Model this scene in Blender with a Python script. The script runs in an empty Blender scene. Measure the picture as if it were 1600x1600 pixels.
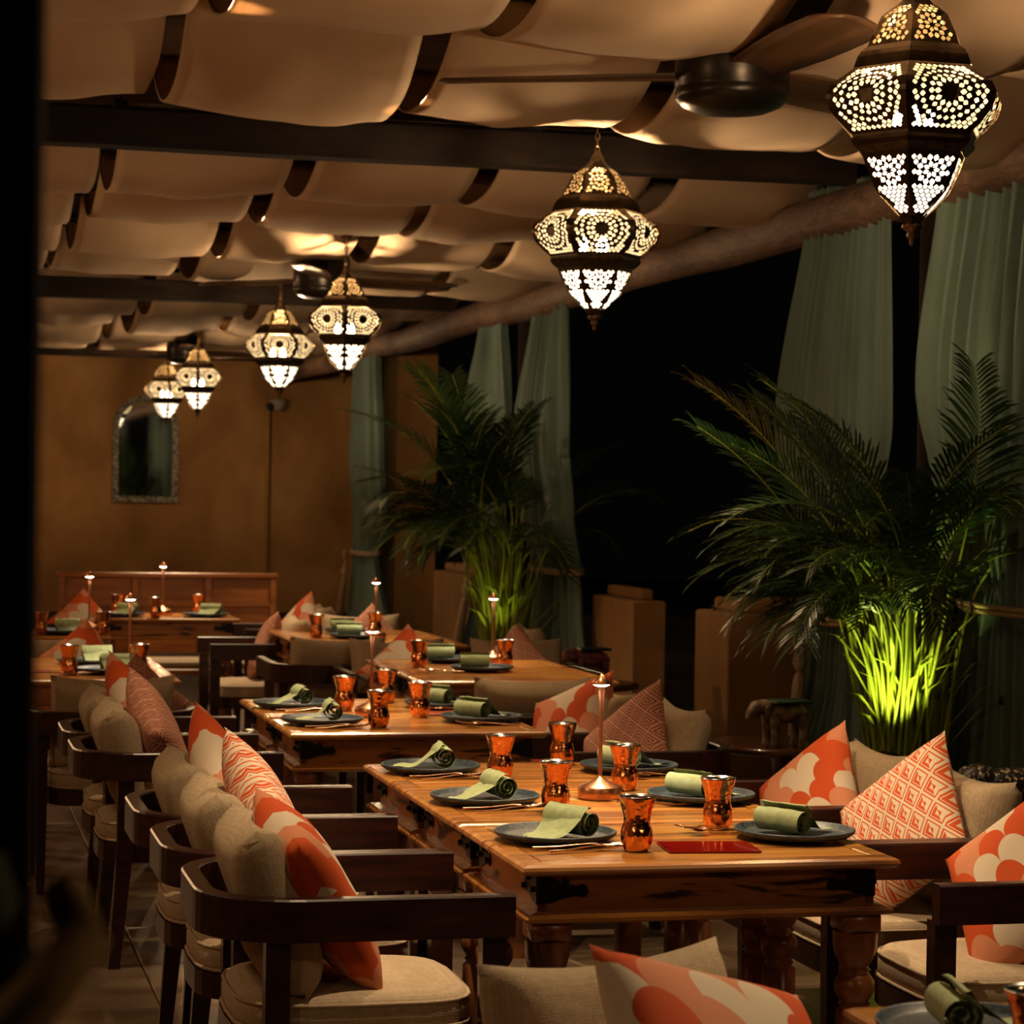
import bpy, bmesh, math, random
from mathutils import Vector, Matrix, noise
from mathutils.geometry import delaunay_2d_cdt
PI = math.pi
random.seed(7)
SC = bpy.context.scene
COL = SC.collection

# ------------------------------------------------------------------ camera, world, exposure, big lights
CAM_H = 1.555
cam_d = bpy.data.cameras.new('camera')
cam = bpy.data.objects.new('camera', cam_d); COL.objects.link(cam); SC.camera = cam
cam_d.sensor_width = 36.0; cam_d.sensor_fit = 'HORIZONTAL'; cam_d.lens = 36.0 * 3750 / 1600
cam_d.clip_start = 0.05; cam_d.clip_end = 200
_yaw, _pitch, _roll = math.radians(13.9), math.atan(33 / 3750), 0.017
fw = Vector((math.sin(_yaw) * math.cos(_pitch), math.cos(_yaw) * math.cos(_pitch), -math.sin(_pitch)))
rt = Vector((math.cos(_yaw), -math.sin(_yaw), 0)); up = rt.cross(fw)
R0 = Matrix((rt, up, -fw)).transposed().to_4x4()
cam.matrix_world = Matrix.Translation((0, 0, CAM_H)) @ R0 @ Matrix.Rotation(_roll, 4, 'Z')
cam_d.dof.use_dof = True; cam_d.dof.focus_distance = 5.7; cam_d.dof.aperture_fstop = 9.0

SC.view_settings.view_transform = 'Standard'; SC.view_settings.look = 'None'
SC.view_settings.gamma = 1.0; SC.view_settings.exposure = 0.0
SC.view_settings.use_curve_mapping = False
SC.cycles.use_denoising = True
SC.cycles.max_bounces = 6; SC.cycles.diffuse_bounces = 3; SC.cycles.glossy_bounces = 3
SC.cycles.transparent_max_bounces = 8; SC.cycles.sample_clamp_indirect = 4.0
SC.cycles.caustics_reflective = False; SC.cycles.caustics_refractive = False

world = bpy.data.worlds.new('night'); SC.world = world; world.use_nodes = True
world.node_tree.nodes['Background'].inputs[0].default_value = (0.016, 0.014, 0.012, 1)
world.node_tree.nodes['Background'].inputs[1].default_value = 0.05

LANTERN_W = 190.0      # watts of each lantern bulb cluster
SPOT_W = 260.0        # ceiling spotlights over the tables
WARM = (1.0, 0.66, 0.35)
SPOTC = (1.0, 0.72, 0.42)
# unseen warm point lights added for ambient fill, left of and behind the camera
for _i, (_x, _y, _e) in enumerate(((-1.3, 1.5, 26), (2.9, 1.6, 24), (-1.5, 6.0, 40), (-1.6, 12.0, 70), (-1.6, 19.0, 70), (-1.8, 24.5, 45))):
    _l = bpy.data.lights.new('fill_light', 'POINT'); _l.energy = _e; _l.color = (1, .60, .30); _l.shadow_soft_size = .12
    _o = bpy.data.objects.new('fill_light', _l); COL.objects.link(_o); _o.location = (_x, _y, 2.45)

# ------------------------------------------------------------------ materials
def mat(name, color=(0.5, 0.5, 0.5), rough=0.6, metal=0.0, **kw):
    m = bpy.data.materials.new(name); m.use_nodes = True
    b = m.node_tree.nodes['Principled BSDF']
    b.inputs['Base Color'].default_value = (*color, 1); b.inputs['Roughness'].default_value = rough
    b.inputs['Metallic'].default_value = metal
    for k, v in kw.items(): b.inputs[k].default_value = v
    return m
def nt(m): return m.node_tree, m.node_tree.nodes['Principled BSDF']
def node(t, kind, **kw):
    n = t.nodes.new(kind)
    for k, v in kw.items(): setattr(n, k, v)
    return n
def math_(t, op, a, b=None):
    n = node(t, 'ShaderNodeMath', operation=op)
    for i, v in enumerate((a, b)):
        if v is None: continue
        if isinstance(v, (int, float)): n.inputs[i].default_value = v
        else: t.links.new(v, n.inputs[i])
    return n.outputs[0]
def coords(t, scale=(1, 1, 1), out='Object', rnd=0.0):
    tc = node(t, 'ShaderNodeTexCoord'); mp = node(t, 'ShaderNodeMapping')
    mp.inputs['Scale'].default_value = scale
    t.links.new(tc.outputs[out], mp.inputs[0])
    if rnd:
        oi = node(t, 'ShaderNodeObjectInfo')
        t.links.new(math_(t, 'MULTIPLY', oi.outputs['Random'], rnd), mp.inputs['Location'])
    return mp.outputs[0]
def noise_(t, vec, scale=5, detail=3, rough=0.5, dist=0.0):
    n = node(t, 'ShaderNodeTexNoise'); t.links.new(vec, n.inputs['Vector'])
    n.inputs['Scale'].default_value = scale; n.inputs['Detail'].default_value = detail
    n.inputs['Roughness'].default_value = rough; n.inputs['Distortion'].default_value = dist
    return n.outputs[0]
def ramp(t, fac, stops, interp='LINEAR'):
    r = node(t, 'ShaderNodeValToRGB'); r.color_ramp.interpolation = interp
    e = r.color_ramp.elements
    while len(e) < len(stops): e.new(0.5)
    for i, (p, c) in enumerate(stops): e[i].position = p; e[i].color = (*c, 1)
    t.links.new(fac, r.inputs[0]); return r.outputs[0]
def bump(t, b, h, strength=0.3, dist=0.01):
    n = node(t, 'ShaderNodeBump'); n.inputs['Strength'].default_value = strength; n.inputs['Distance'].default_value = dist
    t.links.new(h, n.inputs['Height']); t.links.new(n.outputs[0], b.inputs['Normal'])
def noise_mat(name, stops, scale=(1, 1, 1), ns=5, detail=4, dist=0, rough=0.6, metal=0, bmp=0.0, bd=0.004, rnd=7.0, out='Object', **kw):
    m = mat(name, rough=rough, metal=metal, **kw); t, b = nt(m)
    v = coords(t, scale, out, rnd); n = noise_(t, v, ns, detail, 0.55, dist)
    t.links.new(ramp(t, n, stops), b.inputs['Base Color'])
    if bmp: bump(t, b, n, bmp, bd)
    return m
M = {}
M['rosewood'] = noise_mat('dark_rosewood', [(.35, (.016, .005, .0035)), (.7, (.05, .013, .008))], (2, 14, 14), 3, 4, rough=0.32, bmp=.05)
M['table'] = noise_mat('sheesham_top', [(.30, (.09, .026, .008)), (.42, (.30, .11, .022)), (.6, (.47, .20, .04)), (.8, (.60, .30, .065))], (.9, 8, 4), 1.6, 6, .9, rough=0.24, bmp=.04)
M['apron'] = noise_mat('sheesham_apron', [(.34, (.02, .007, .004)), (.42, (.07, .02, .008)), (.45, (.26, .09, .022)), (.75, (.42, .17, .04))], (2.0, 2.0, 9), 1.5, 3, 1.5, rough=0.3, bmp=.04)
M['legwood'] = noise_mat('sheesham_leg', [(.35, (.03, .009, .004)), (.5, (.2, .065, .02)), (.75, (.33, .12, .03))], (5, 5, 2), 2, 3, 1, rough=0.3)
M['iron'] = mat('black_iron', (.012, .010, .009), .4, .7)
M['benchwood'] = noise_mat('bench_wood', [(.3, (.20, .065, .015)), (.7, (.42, .15, .035))], (1.5, 8, 8), 2, 4, rough=0.35)
M['roundwood'] = noise_mat('side_table_wood', [(.3, (.04, .014, .007)), (.7, (.11, .035, .014))], (2, 9, 9), 2, 4, rough=0.18)

def weave(name, col, col2):
    m = mat(name, rough=.95); t, b = nt(m)
    v = coords(t, (1, 1, 1))
    vo = node(t, 'ShaderNodeTexVoronoi'); vo.inputs['Scale'].default_value = 190; vo.inputs['Randomness'].default_value = .35
    t.links.new(v, vo.inputs['Vector'])
    f = math_(t, 'ADD', math_(t, 'MULTIPLY', vo.outputs['Distance'], .55), math_(t, 'MULTIPLY', noise_(t, v, 60, 3), .45))
    t.links.new(ramp(t, f, [(.25, col), (.75, col2)]), b.inputs['Base Color'])
    bump(t, b, f, .5, .002); return m
M['beige'] = weave('beige_weave', (.52, .40, .26), (.34, .25, .15))
M['seat'] = weave('seat_weave', (.52, .40, .27), (.34, .25, .155))

ORANGE, PINK, CREAM = (.60, .080, .008), (.66, .25, .13), (.70, .58, .44)
def scallop_mat():
    m = mat('orange_scallop_print', rough=.85); t, b = nt(m)
    tc = node(t, 'ShaderNodeTexCoord'); s = node(t, 'ShaderNodeSeparateXYZ')
    oi = node(t, 'ShaderNodeObjectInfo')
    t.links.new(tc.outputs['UV'], s.inputs[0])
    # skew the grid a little so the rows of scales run diagonally
    u = math_(t, 'ADD', math_(t, 'MULTIPLY', s.outputs[0], 4.4), math_(t, 'MULTIPLY', s.outputs[1], 1.3))
    v = math_(t, 'ADD', math_(t, 'MULTIPLY', s.outputs[1], 6.2), math_(t, 'MULTIPLY', oi.outputs['Random'], 3.0))
    k = math_(t, 'FLOOR', v); fv = math_(t, 'SUBTRACT', v, k)
    def cell(kk):
        sh = math_(t, 'MULTIPLY', math_(t, 'MODULO', kk, 2.0), .5)
        uu = math_(t, 'ADD', u, sh); i = math_(t, 'FLOOR', uu)
        return i, math_(t, 'SUBTRACT', math_(t, 'SUBTRACT', uu, i), .5)
    i1, d1 = cell(k); k2 = math_(t, 'ADD', k, 1); i2, d2 = cell(k2)
    e = math_(t, 'ADD', math_(t, 'MULTIPLY', math_(t, 'MULTIPLY', d1, d1), 4.0), math_(t, 'MULTIPLY', fv, fv))
    inside = math_(t, 'LESS_THAN', e, .98)
    def col(i, kk):
        c = node(t, 'ShaderNodeCombineXYZ'); t.links.new(i, c.inputs[0]); t.links.new(kk, c.inputs[1])
        w = node(t, 'ShaderNodeTexWhiteNoise', noise_dimensions='3D'); t.links.new(c.outputs[0], w.inputs[0])
        return ramp(t, w.outputs[0], [(0, ORANGE), (.52, PINK), (.75, CREAM)], 'CONSTANT')
    mx = node(t, 'ShaderNodeMix', data_type='RGBA')
    t.links.new(inside, mx.inputs[0]); t.links.new(col(i2, k2), mx.inputs[6]); t.links.new(col(i1, k), mx.inputs[7])
    t.links.new(mx.outputs[2], b.inputs['Base Color'])
    bump(t, b, noise_(t, coords(t), 300, 2), .2, .001)
    return m
def diamond_mat(name, kind):
    m = mat(name, rough=.85); t, b = nt(m)
    tc = node(t, 'ShaderNodeTexCoord'); s = node(t, 'ShaderNodeSeparateXYZ'); t.links.new(tc.outputs['UV'], s.inputs[0])
    U = math_(t, 'MULTIPLY', s.outputs[0], 6.5); V = math_(t, 'MULTIPLY', s.outputs[1], 4.6)
    A = math_(t, 'ADD', U, V); B = math_(t, 'ADD', math_(t, 'SUBTRACT', U, V), 20)
    fa = math_(t, 'SUBTRACT', math_(t, 'FRACT', A), .5); fb = math_(t, 'SUBTRACT', math_(t, 'FRACT', B), .5)
    d = math_(t, 'MAXIMUM', math_(t, 'ABSOLUTE', fa), math_(t, 'ABSOLUTE', fb))
    if kind == 0:       # lattice lines, ring, half-filled core
        r1 = ramp(t, d, [(0, CREAM), (.13, ORANGE), (.30, CREAM), (.34, ORANGE), (.43, CREAM)], 'CONSTANT')
        r2 = ramp(t, d, [(0, ORANGE), (.13, CREAM), (.36, ORANGE), (.43, CREAM)], 'CONSTANT')
        h = math_(t, 'GREATER_THAN', math_(t, 'ADD', fa, fb), 0.0)
        mx = node(t, 'ShaderNodeMix', data_type='RGBA'); t.links.new(h, mx.inputs[0]); t.links.new(r1, mx.inputs[6]); t.links.new(r2, mx.inputs[7])
        t.links.new(mx.outputs[2], b.inputs['Base Color'])
    else:
        a2, b2, c2 = (.30, .065, .035), (.60, .33, .22), None
        t.links.new(ramp(t, d, [(0, a2), (.09, b2), (.17, a2), (.27, b2), (.34, a2), (.44, b2)], 'CONSTANT'), b.inputs['Base Color'])
    return m
M['scallop'] = scallop_mat(); M['diamond'] = diamond_mat('orange_diamond_print', 0); M['key'] = diamond_mat('rust_key_print', 1)

M['drape'] = noise_mat('cream_drape', [(.3, (.62, .46, .31)), (.7, (.72, .55, .38))], (1, 1, 1), 3, 4, rough=.95, bmp=.15, bd=.01)
_t, _b = nt(M['drape']); _tl = node(_t, 'ShaderNodeBsdfTranslucent'); _tl.inputs[0].default_value = (.75, .55, .36, 1)
_mx = node(_t, 'ShaderNodeMixShader'); _mx.inputs[0].default_value = .30
_t.links.new(_b.outputs[0], _mx.inputs[1]); _t.links.new(_tl.outputs[0], _mx.inputs[2]); _t.links.new(_mx.outputs[0], _t.nodes['Material Output'].inputs[0])
def curtain_mat(name, c1, c2, tr=.25):
    m = mat(name, rough=.9); t, b = nt(m)
    v = coords(t, (1, 1, 1)); n = noise_(t, v, 220, 2)
    t.links.new(ramp(t, n, [(.3, c1), (.7, c2)]), b.inputs['Base Color'])
    tl = node(t, 'ShaderNodeBsdfTranslucent'); tl.inputs[0].default_value = (*c2, 1)
    mx = node(t, 'ShaderNodeMixShader'); mx.inputs[0].default_value = tr
    t.links.new(b.outputs[0], mx.inputs[1]); t.links.new(tl.outputs[0], mx.inputs[2])
    t.links.new(mx.outputs[0], t.nodes['Material Output'].inputs[0]); return m
M['curtain'] = curtain_mat('grey_green_curtain', (.13, .20, .175), (.19, .27, .235))
M['napkin'] = noise_mat('sage_napkin', [(.3, (.30, .37, .18)), (.7, (.42, .49, .27))], (1, 1, 1), 60, 3, rough=.85, bmp=.1, bd=.002)
M['plate'] = noise_mat('slate_plate', [(.35, (.012, .020, .027)), (.65, (.055, .080, .100))], (1, 1, 1), 110, 3, rough=.42, bmp=.15, bd=.002)
def copper_mat():
    m = mat('hammered_copper', (.86, .30, .10), .17, 1.0); t, b = nt(m)
    v = coords(t); vo = node(t, 'ShaderNodeTexVoronoi'); vo.inputs['Scale'].default_value = 85; t.links.new(v, vo.inputs['Vector'])
    bump(t, b, vo.outputs['Distance'], .35, .003)
    n = noise_(t, v, 30, 3)
    t.links.new(ramp(t, n, [(.3, (.76, .27, .10)), (.7, (.86, .35, .14))]), b.inputs['Base Color']); return m
M['copper'] = copper_mat()
M['steel'] = mat('tin_lining', (.62, .58, .53), .18, 1.0)
M['lampcopper'] = mat('satin_copper', (.62, .27, .14), .33, 1.0)
M['cutlery'] = mat('rose_gold_cutlery', (.85, .52, .36), .16, 1.0)
M['redcard'] = mat('glossy_red_card', (.24, .006, .004), .08)
M['rustcard'] = mat('rust_menu_card', (.30, .06, .02), .35)
M['led'] = mat('lamp_light', (1, 1, 1)); _t, _b = nt(M['led']); _b.inputs['Emission Color'].default_value = (1, .82, .58, 1); _b.inputs['Emission Strength'].default_value = 30
M['bulb'] = mat('bulb_glow', (1, 1, 1)); _t, _b = nt(M['bulb']); _b.inputs['Emission Color'].default_value = (1, .74, .42, 1); _b.inputs['Emission Strength'].default_value = 55
M['brass'] = noise_mat('dark_brass', [(.3, (.030, .021, .012)), (.7, (.085, .058, .030))], (1, 1, 1), 40, 3, rough=.38, metal=.85)
M['chain'] = mat('aged_brass_chain', (.16, .10, .05), .4, .9)
def liner_mat(name, c, s):
    m = bpy.data.materials.new(name); m.use_nodes = True; t = m.node_tree; t.nodes.clear()
    o = node(t, 'ShaderNodeOutputMaterial'); e = node(t, 'ShaderNodeEmission'); e.inputs[0].default_value = (*c, 1); e.inputs[1].default_value = s
    tr = node(t, 'ShaderNodeBsdfTransparent'); mx = node(t, 'ShaderNodeMixShader'); mx.inputs[0].default_value = .8
    t.links.new(e.outputs[0], mx.inputs[1]); t.links.new(tr.outputs[0], mx.inputs[2]); t.links.new(mx.outputs[0], o.inputs[0]); return m
M['liner_top'] = liner_mat('amber_glass_liner', (1, .50, .13), 1.6)
M['liner_mid'] = liner_mat('frosted_glass_liner', (1, .70, .34), 4.5)
M['liner_low'] = liner_mat('frosted_glass_bowl', (1, .84, .62), 9)
M['fan'] = mat('bronze_fan_metal', (.020, .015, .011), .32, .6)
M['blade'] = noise_mat('walnut_fan_blade', [(.3, (.05, .024, .011)), (.7, (.12, .06, .027))], (1, 10, 10), 3, 4, rough=.38)
M['beam'] = noise_mat('dark_beam_wood', [(.3, (.006, .004, .003)), (.7, (.018, .010, .006))], (1.5, 9, 9), 2, 5, rough=.8, bmp=.2, **{'Specular IOR Level': .15})
M['log'] = noise_mat('rough_log', [(.3, (.055, .028, .015)), (.7, (.17, .09, .05))], (8, 2, 8), 3, 5, 1, rough=.7, bmp=.5, bd=.02)
M['reed'] = noise_mat('reed_ceiling', [(.3, (.018, .010, .006)), (.7, (.075, .035, .018))], (2, 20, 4), 3, 3, rough=.55)
M['plaster'] = noise_mat('ochre_plaster', [(.28, (.27, .13, .042)), (.5, (.44, .23, .08)), (.72, (.60, .35, .14))], (1, 1, .8), 1.1, 6, .4, rough=.9, bmp=.12, rnd=0)
M['pier'] = noise_mat('sand_plaster', [(.25, (.30, .16, .06)), (.8, (.46, .27, .11))], (1, 1, 1), 2.5, 6, rough=.9, bmp=.15, rnd=0)
M['floor'] = noise_mat('stone_tile', [(.3, (.13, .085, .05)), (.7, (.24, .165, .105))], (1, 1, 1), 4, 5, rough=.38, rnd=9)
M['grout'] = mat('grout', (.06, .04, .025), .9)
M['rope'] = noise_mat('beige_rope', [(.35, (.28, .19, .11)), (.65, (.50, .37, .23))], (30, 30, 30), 4, 2, rough=.9, bmp=.4)
M['tassel'] = noise_mat('cream_tassel', [(.35, (.30, .20, .12)), (.65, (.52, .40, .26))], (40, 40, 2), 4, 2, rough=.9, bmp=.5)
M['leaf'] = noise_mat('palm_leaf', [(.3, (.010, .034, .008)), (.7, (.028, .072, .014))], (1, 1, 1), 6, 2, rough=.38)
M['stalk'] = noise_mat('palm_stalk', [(.3, (.16, .24, .02)), (.7, (.42, .48, .05))], (6, 6, 1), 3, 2, rough=.45)
M['pot'] = mat('dark_clay_pot', (.05, .03, .02), .6)
M['blackplastic'] = mat('black_fixture', (.012, .012, .012), .45)
M['mirror'] = mat('mirror_glass', (.72, .76, .74), .03, 1.0)
M['inlay'] = noise_mat('bone_inlay', [(.47, (.07, .06, .045)), (.53, (.42, .38, .29))], (1, 1, 1), 45, 1, rough=.5)
M['gold'] = mat('mustard_pipe_paint', (.42, .24, .045), .5)
M['darkpost'] = mat('black_stained_wood', (.005, .004, .003), .6)
M['fgcurtain'] = mat('dark_green_cloth', (.06, .075, .045), .9)
M['fgrope'] = mat('ochre_rope', (.5, .33, .12), .9)
M['elephant1'] = noise_mat('weathered_carving', [(.4, (.10, .055, .03)), (.6, (.30, .20, .11))], (1, 1, 1), 25, 3, rough=.6)
M['elephant2'] = noise_mat('painted_carving', [(.42, (.12, .02, .09)), (.58, (.30, .10, .05))], (1, 1, 1), 22, 3, rough=.6)
M['elephant3'] = noise_mat('black_beaded_carving', [(.56, (.010, .008, .007)), (.62, (.32, .26, .18))], (1, 1, 1), 90, 2, rough=.45)
M['greentop'] = mat('green_painted_wood', (.035, .09, .05), .45)
M['white'] = mat('white_plastic', (.5, .47, .42), .5)
M['brasslining'] = mat('bright_brass', (.55, .35, .12), .3, 1)

# ------------------------------------------------------------------ mesh helpers
def mesh(name, verts, faces, m, smooth=False, uvs=None):
    me = bpy.data.meshes.new(name); me.from_pydata([tuple(v) for v in verts], [], faces)
    ms = m if isinstance(m, (list, tuple)) else [m]
    for x in ms: me.materials.append(x)
    if smooth: me.polygons.foreach_set('use_smooth', [True] * len(me.polygons))
    if uvs:
        l = me.uv_layers.new(name='uv')
        for p in me.polygons:
            for li in p.loop_indices: l.data[li].uv = uvs[me.loops[li].vertex_index]
    me.update(); return me
def obj(name, me, parent=None, loc=(0, 0, 0), rot=(0, 0, 0), **props):
    o = bpy.data.objects.new(name, me); COL.objects.link(o)
    o.location = loc; o.rotation_euler = rot
    if parent: o.parent = parent
    for k, v in props.items(): o[k] = v
    return o
def tag(o, label, cat, group=None, kind=None):
    if label: o['label'] = label
    if cat: o['category'] = cat
    if group: o['group'] = group
    if kind: o['kind'] = kind
    return o
def thing(name, label, cat, loc=(0, 0, 0), rz=0.0, group=None, kind=None):
    return tag(obj(name, None, None, loc, (0, 0, rz)), label, cat, group, kind)
def copy_tree(root, loc, rz=0.0, label=None, group=None):
    r = root.copy(); COL.objects.link(r); r.location = loc; r.rotation_euler = (0, 0, rz)
    if label: r['label'] = label
    if group: r['group'] = group
    for ch in root.children:
        c = ch.copy(); COL.objects.link(c); c.parent = r
        for g in ch.children:
            d = g.copy(); COL.objects.link(d); d.parent = c
    return r

class MB:
    def __init__(s): s.v = []; s.f = []
    def add(s, vs, fs):
        o = len(s.v); s.v += [tuple(v) for v in vs]; s.f += [tuple(i + o for i in f) for f in fs]; return s
    def box(s, x0, x1, y0, y1, z0, z1, b=0.0):
        if b <= 0:
            vs = [(x, y, z) for z in (z0, z1) for x, y in ((x0, y0), (x1, y0), (x1, y1), (x0, y1))]
            return s.add(vs, [(3, 2, 1, 0), (4, 5, 6, 7), (0, 1, 5, 4), (1, 2, 6, 5), (2, 3, 7, 6), (3, 0, 4, 7)])
        rings = [(z0, b), (z0 + b, 0), (z1 - b, 0), (z1, b)]
        vs = []
        for z, i in rings:
            X0, X1, Y0, Y1 = x0 + i, x1 - i, y0 + i, y1 - i; c = b * .6
            vs += [(X0 + c, Y0, z), (X1 - c, Y0, z), (X1, Y0 + c, z), (X1, Y1 - c, z), (X1 - c, Y1, z), (X0 + c, Y1, z), (X0, Y1 - c, z), (X0, Y0 + c, z)]
        fs = [tuple(range(7, -1, -1)), tuple(range(24, 32))]
        for r in range(3):
            for k in range(8): fs.append((r * 8 + k, r * 8 + (k + 1) % 8, r * 8 + 8 + (k + 1) % 8, r * 8 + 8 + k))
        return s.add(vs, fs)
    def lathe(s, prof, n=24, c=(0, 0), cap0=True, cap1=True):
        vs = [(c[0] + r * math.cos(2 * PI * k / n), c[1] + r * math.sin(2 * PI * k / n), z) for z, r in prof for k in range(n)]
        fs = [(i * n + k, i * n + (k + 1) % n, (i + 1) * n + (k + 1) % n, (i + 1) * n + k) for i in range(len(prof) - 1) for k in range(n)]
        if cap0: fs.append(tuple(range(len(vs) + n - 1, len(vs) - 1, -1))); vs += vs[:n]
        if cap1: m_ = (len(prof) - 1) * n; fs.append(tuple(range(len(vs), len(vs) + n))); vs += vs[m_:m_ + n]
        return s.add(vs, fs)
    def tube(s, pts, r, n=8, flat=1.0):
        pts = [Vector(p) for p in pts]; rs = r if isinstance(r, (list, tuple)) else [r] * len(pts)
        vs = []; ref = Vector((0, 0, 1))
        for i, p in enumerate(pts):
            d = (pts[min(i + 1, len(pts) - 1)] - pts[max(i - 1, 0)]).normalized()
            a = d.cross(ref)
            if a.length < .05: a = d.cross(Vector((0, 1, 0)))
            a.normalize(); b = a.cross(d)
            for k in range(n):
                t = 2 * PI * k / n; vs.append(p + a * (math.cos(t) * rs[i]) + b * (math.sin(t) * rs[i] * flat))
        fs = [(i * n + k, i * n + (k + 1) % n, (i + 1) * n + (k + 1) % n, (i + 1) * n + k) for i in range(len(pts) - 1) for k in range(n)]
        m_ = (len(pts) - 1) * n; q_ = len(vs)
        vs += vs[:n] + vs[m_:m_ + n]; fs += [tuple(range(q_ + n - 1, q_ - 1, -1)), tuple(range(q_ + n, q_ + 2 * n))]
        return s.add(vs, fs)
    def strip(s, rows, closed=False):   # rows of equal length point lists -> quads
        n = len(rows[0]); vs = [p for r in rows for p in r]; fs = []
        for i in range(len(rows) - 1):
            for k in range(n - 1 if not closed else n):
                fs.append((i * n + k, i * n + (k + 1) % n, (i + 1) * n + (k + 1) % n, (i + 1) * n + k))
        return s.add(vs, fs)
    def me(s, name, m, smooth=False): return mesh(name, s.v, s.f, m, smooth)

def box_part(name, m, parent, dims, b=0.0, loc=(0, 0, 0), rot=(0, 0, 0)):
    return obj(name, MB().box(*dims, b).me(name, m), parent, loc, rot)

def pillow_me(name, w, h, t, m, n=18, pinch=.07, edge=4, sag=0.0, uvflip=False):
    vs = []; uvs = []; idx = {}
    fs = []
    for side in (1, -1):
        for i in range(n + 1):
            for j in range(n + 1):
                u = -1 + 2 * i / n; v = -1 + 2 * j / n
                border = i in (0, n) or j in (0, n)
                if side == -1 and border: idx[side, i, j] = idx[1, i, j]; continue
                th = (max(0, 1 - abs(u) ** edge) * max(0, 1 - abs(v) ** edge)) ** .5
                y = u * w / 2 * (1 - pinch * (1 - v * v)); z = v * h / 2 * (1 - pinch * (1 - u * u))
                if v > 0: z -= sag * (1 - u * u) * v
                x = side * th * t / 2 * (1 + .12 * noise.noise(Vector((u * 1.6, v * 1.6, side * 3 + w))))
                idx[side, i, j] = len(vs); vs.append((x, y, z)); uvs.append(((u + 1) / 2, (v + 1) / 2))
    for side in (1, -1):
        for i in range(n):
            for j in range(n):
                q = (idx[side, i, j], idx[side, i + 1, j], idx[side, i + 1, j + 1], idx[side, i, j + 1])
                fs.append(q if side == 1 else q[::-1])
    return mesh(name, vs, fs, m, True, uvs)

def nz(x, y=0., z=0.): return noise.noise(Vector((x, y, z)))

# ------------------------------------------------------------------ the setting
fl = obj('floor', MB().box(-3.2, 9.5, -1.5, 29.6, -.12, -.012).me('floor', M['grout']), kind='structure')
tile_me = MB().box(-.3225, .3225, -.3225, .3225, -.03, 0, .004).me('tile', M['floor'])
for i in range(9):
    for j in range(21): obj('tile', tile_me, fl, (-.9 + .65 * i, 3.6 + .65 * j, 0))
obj('wall_back', MB().box(-3.2, 5.6, 29.5, 29.8, 0, 3.6).me('wall_back', M['plaster']), kind='structure')
obj('wall_left', MB().box(-3.4, -3.2, 1.0, 29.8, 0, 3.6).me('wall_left', M['plaster']), kind='structure')
ce = obj('ceiling', MB().box(-3.2, 4.55, 2.5, 29.5, 3.52, 3.6).me('ceiling', M['beam']), kind='structure')
r = MB()
y = 4.6
while y < 29.4:
    r.box(-1.4, 4.5, y, y + .035, 3.485 + .006 * nz(y * 3), 3.52); y += .047 if y < 16 else .07
tag(obj('reed_lining', r.me('reed_lining', M['reed']), ce), None, None, kind='stuff')
# cross beams and long joist
for i, Y in enumerate((10.3, 18.7, 27.2)):
    pts = [(x, Y + .02 * nz(x * .5, i), 3.060 + .012 * nz(x * .8, i + 5)) for x in [-3.1 + .38 * k for k in range(20)]]
    mb = MB(); rows = []
    for (x, yy, z) in pts:
        rows.append([(x, yy + sy * .075, z + sz * .080) for sy, sz in ((-.9, -1), (.9, -1), (1, -.88), (1, .88), (.9, 1), (-.9, 1), (-1, .88), (-1, -.88))])
    mb.strip(rows, True)
    obj('trim_%d' % (i + 1), mb.me('cross_beam', M['beam']), kind='structure')
mb = MB(); mb.box(2.665, 2.735, 4.6, 29.4, 3.20, 3.26); mb.box(2.68, 2.72, 4.6, 29.4, 3.26, 3.49)
obj('trim_4', mb.me('joist', M['beam']), kind='structure')
lg = MB().tube([(4.33 + .05 * nz(k * .35), 4.5 + k * 1.0, 2.93 + .04 * nz(k * .45, 7)) for k in range(26)], [.115 + .02 * nz(k * .6, 3) for k in range(26)], 12)
obj('trim_5', lg.me('eaves_log', M['log'], True), kind='structure')
for i, (x, Y) in enumerate(((4.42, 9.95), (4.42, 17.35))):
    obj('trim_%d' % (6 + i), MB().lathe([(0, .10), (.3, .10), (1.5, .095), (2.98, .10)], 14, (x, Y)).me('timber_post', M['beam'], True), kind='structure')
obj('wall_right', MB().box(4.5, 4.9, 22.9, 23.6, 0, 3.3).me('column', M['plaster']), kind='structure')

# rough rods that carry the cloth swags
ROWS = [(5.2, 6.7, 8.25, 9.8), (11.15, 12.75, 14.4, 16.15, 18.0), (19.3, 21.5, 23.6, 25.6, 27.0)]
_rod = -1; ORD = 'first second third fourth fifth sixth seventh eighth ninth tenth eleventh twelfth thirteenth fourteenth'.split()
for bay in ROWS:
    for Y in bay:
        o = obj('cross_rod', MB().tube([(-1.3, Y, 3.27), (1.5, Y + .01, 3.275), (4.45, Y, 3.27)], .022, 8).me('cross_rod', M['beam'], True))
        tag(o, 'thin dark ceiling rod carrying the cream cloth swags at depth %.1f' % Y, 'rod', 'rods carrying the ceiling cloth')
        _rod += 1; o['label'] = 'thin dark ceiling rod carrying cloth swags, ' + ORD[_rod] + ' from the camera'
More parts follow.
